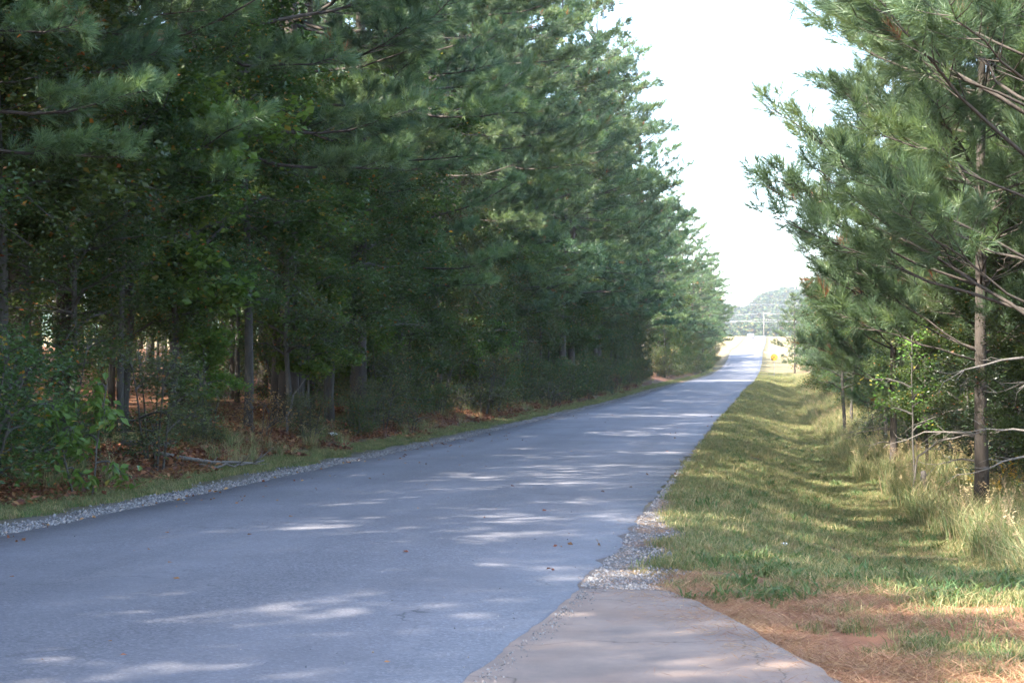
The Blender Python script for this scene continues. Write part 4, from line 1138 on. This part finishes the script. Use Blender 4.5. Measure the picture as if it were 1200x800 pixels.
# ------------------------------------------------------------------ power line across the rise
def power_line(pole_xy, H, wires, where):
    tops = []
    for i, (x, y) in enumerate(pole_xy):
        z = float(ground_z(x, y))
        o = thing('utility_pole', 'pale wooden utility pole carrying wires over the road ' + where, 'utility pole', (x, y, z), 0, 'utility poles ' + where)
        mb = MB(); mb.tube([(0, 0, -1), (0, 0, H * 0.5), (0, 0, H)], [0.17, 0.15, 0.12], 10); mb.obj('pole', M['pole_wood'], o, True)
        mb = MB(); mb.box((-0.06, -1.2, H - 0.8), (0.06, 1.2, H - 0.65)); arm = mb.obj('crossarm', M['pole_wood'], o)
        for q in (-1.1, 0.0, 1.1):
            mb = MB(); mb.tube([(0, q, H - 0.65), (0, q, H - 0.55), (0, q, H - 0.45)], [0.05, 0.07, 0.03], 8); mb.obj('insulator', M['lamp'], arm, True)
        tops.append((x, y, z))
    for q, h, sag, r, lab in wires:
        for i in range(len(tops) - 1):
            a, b = np.array(tops[i]), np.array(tops[i + 1]); t = np.linspace(0, 1, 24)
            p = a[None] * (1 - t[:, None]) + b[None] * t[:, None]
            p[:, 1] += q; p[:, 2] += h - sag * 4 * t * (1 - t)
            mb = MB(); mb.tube(p - p[0], np.full(24, r), 5)
            o = mb.obj('power_wire', M['wire'], None, True); o.location = p[0]
            tag(o, '%s power wire strung between the utility poles %s' % (lab, where), 'wire', '%s wires %s' % (lab, where))
power_line([(-68.0, 706.0), (4.6, 702.0), (80.0, 698.0)], 12.5, [(-1.1, 12.05, 1.2, 0.06, 'near upper'), (1.1, 12.05, 1.0, 0.06, 'far upper'), (0.15, 9.6, 1.6, 0.07, 'thick lower')], 'past the crest')
power_line([(-42.0, 349.0), (46.0, 347.0)], 10.5, [(-1.1, 10.05, 1.4, 0.028, 'upper'), (0.15, 7.4, 2.2, 0.04, 'low slack')], 'beside the cross road')

# ------------------------------------------------------------------ wooded hills on the horizon
def hill(name, label, xs, yc, depth, prof, base):
    fr = np.linspace(-1, 1, 9)
    X = np.repeat(xs[:, None], 9, 1); Y = yc + fr[None] * depth + 0 * X
    Z = base + (prof(xs)[:, None]) * (1 - fr[None] ** 2) ** 0.8
    n = len(xs); i, j = np.meshgrid(np.arange(n - 1), np.arange(8), indexing='ij'); p = i * 9 + j
    f = np.concatenate([np.stack([p, p + 9, p + 10], -1).reshape(-1, 3), np.stack([p, p + 10, p + 1], -1).reshape(-1, 3)])
    tag(link(name, raw_mesh(name, np.stack([X, Y, Z], -1).reshape(-1, 3), f, M['hill_forest'], True, tint=np.full(X.size, 0.3))), label, kind='structure')
    return X, Y, Z
def blob(seed):
    rg = np.random.default_rng(seed); mb = MB()
    P = unit(rg.normal(0, 1, (260, 3))) * (0.55 + 0.5 * rg.random((260, 1))) * [4.2, 4.2, 5.5] + [0, 0, 5]
    leaves(mb, P, rg, 2.2, 0.8, rg.random(260) ** 1.5, 0.3)
    return mb.mesh('far_crown', M['hill_forest'])
BL = [blob(i) for i in range(5)]
def wood_on(name, label, prof, x0, x1, yc, depth, base, n, s):
    xx = x0 + (x1 - x0) * rs.random(n); fr = -1 + 1.3 * rs.random(n)
    z = base + prof(xx) * (1 - fr ** 2).clip(0) ** 0.8
    instancer(name, BL, np.column_stack([xx, yc + fr * depth, z - 1]), np.column_stack([np.zeros((n, 2)), rs.random(n) * 6.28]), s * (0.7 + 0.6 * rs.random(n)), label)
hp1 = lambda x: 50 + 13 * (1 - np.exp(-((x + 9) / 24.0) ** 2)) + 5 * np.sin(x * 0.018 + 0.4) + 2.5 * np.sin(x * 0.09)
hp2 = lambda x: 17 + 8 * np.sin(x * 0.016 + 1.0) + 5 * np.sin(x * 0.04)
hx = np.linspace(-1150, 1150, 160)
hill('hill', 'far wooded ridge closing the view down the road', hx, 1650, 330, hp1, 10)
hill('hill', 'lower wooded rise in front of the far ridge', hx, 1080, 150, hp2, 5)
wood_on('ridge_forest', 'hazy mixed forest covering the far ridge', hp1, -350, 450, 1650, 330, 10, 4200, 0.9)
wood_on('rise_forest', 'mixed autumn forest covering the lower rise', hp2, -250, 320, 1080, 150, 5, 1600, 0.85)

# ------------------------------------------------------------------ thin autumn haze
mb = MB(); mb.box((-1300, -120, -12), (1300, 2150, 110))
hz = mb.obj('haze', None); tag(hz, 'thin pale autumn haze over the road and hills', kind='stuff')
hm = bpy.data.materials.new('haze_air'); hm.use_nodes = True; hm.node_tree.nodes.clear()
ho = hm.node_tree.nodes.new('ShaderNodeOutputMaterial'); hv = hm.node_tree.nodes.new('ShaderNodeVolumePrincipled')
hv.inputs['Color'].default_value = (0.86, 0.91, 1.0, 1); hv.inputs['Density'].default_value = 0.00015; hv.inputs['Anisotropy'].default_value = 0.2
hm.node_tree.links.new(hv.outputs[0], ho.inputs['Volume'])
hz.data.materials.append(hm)
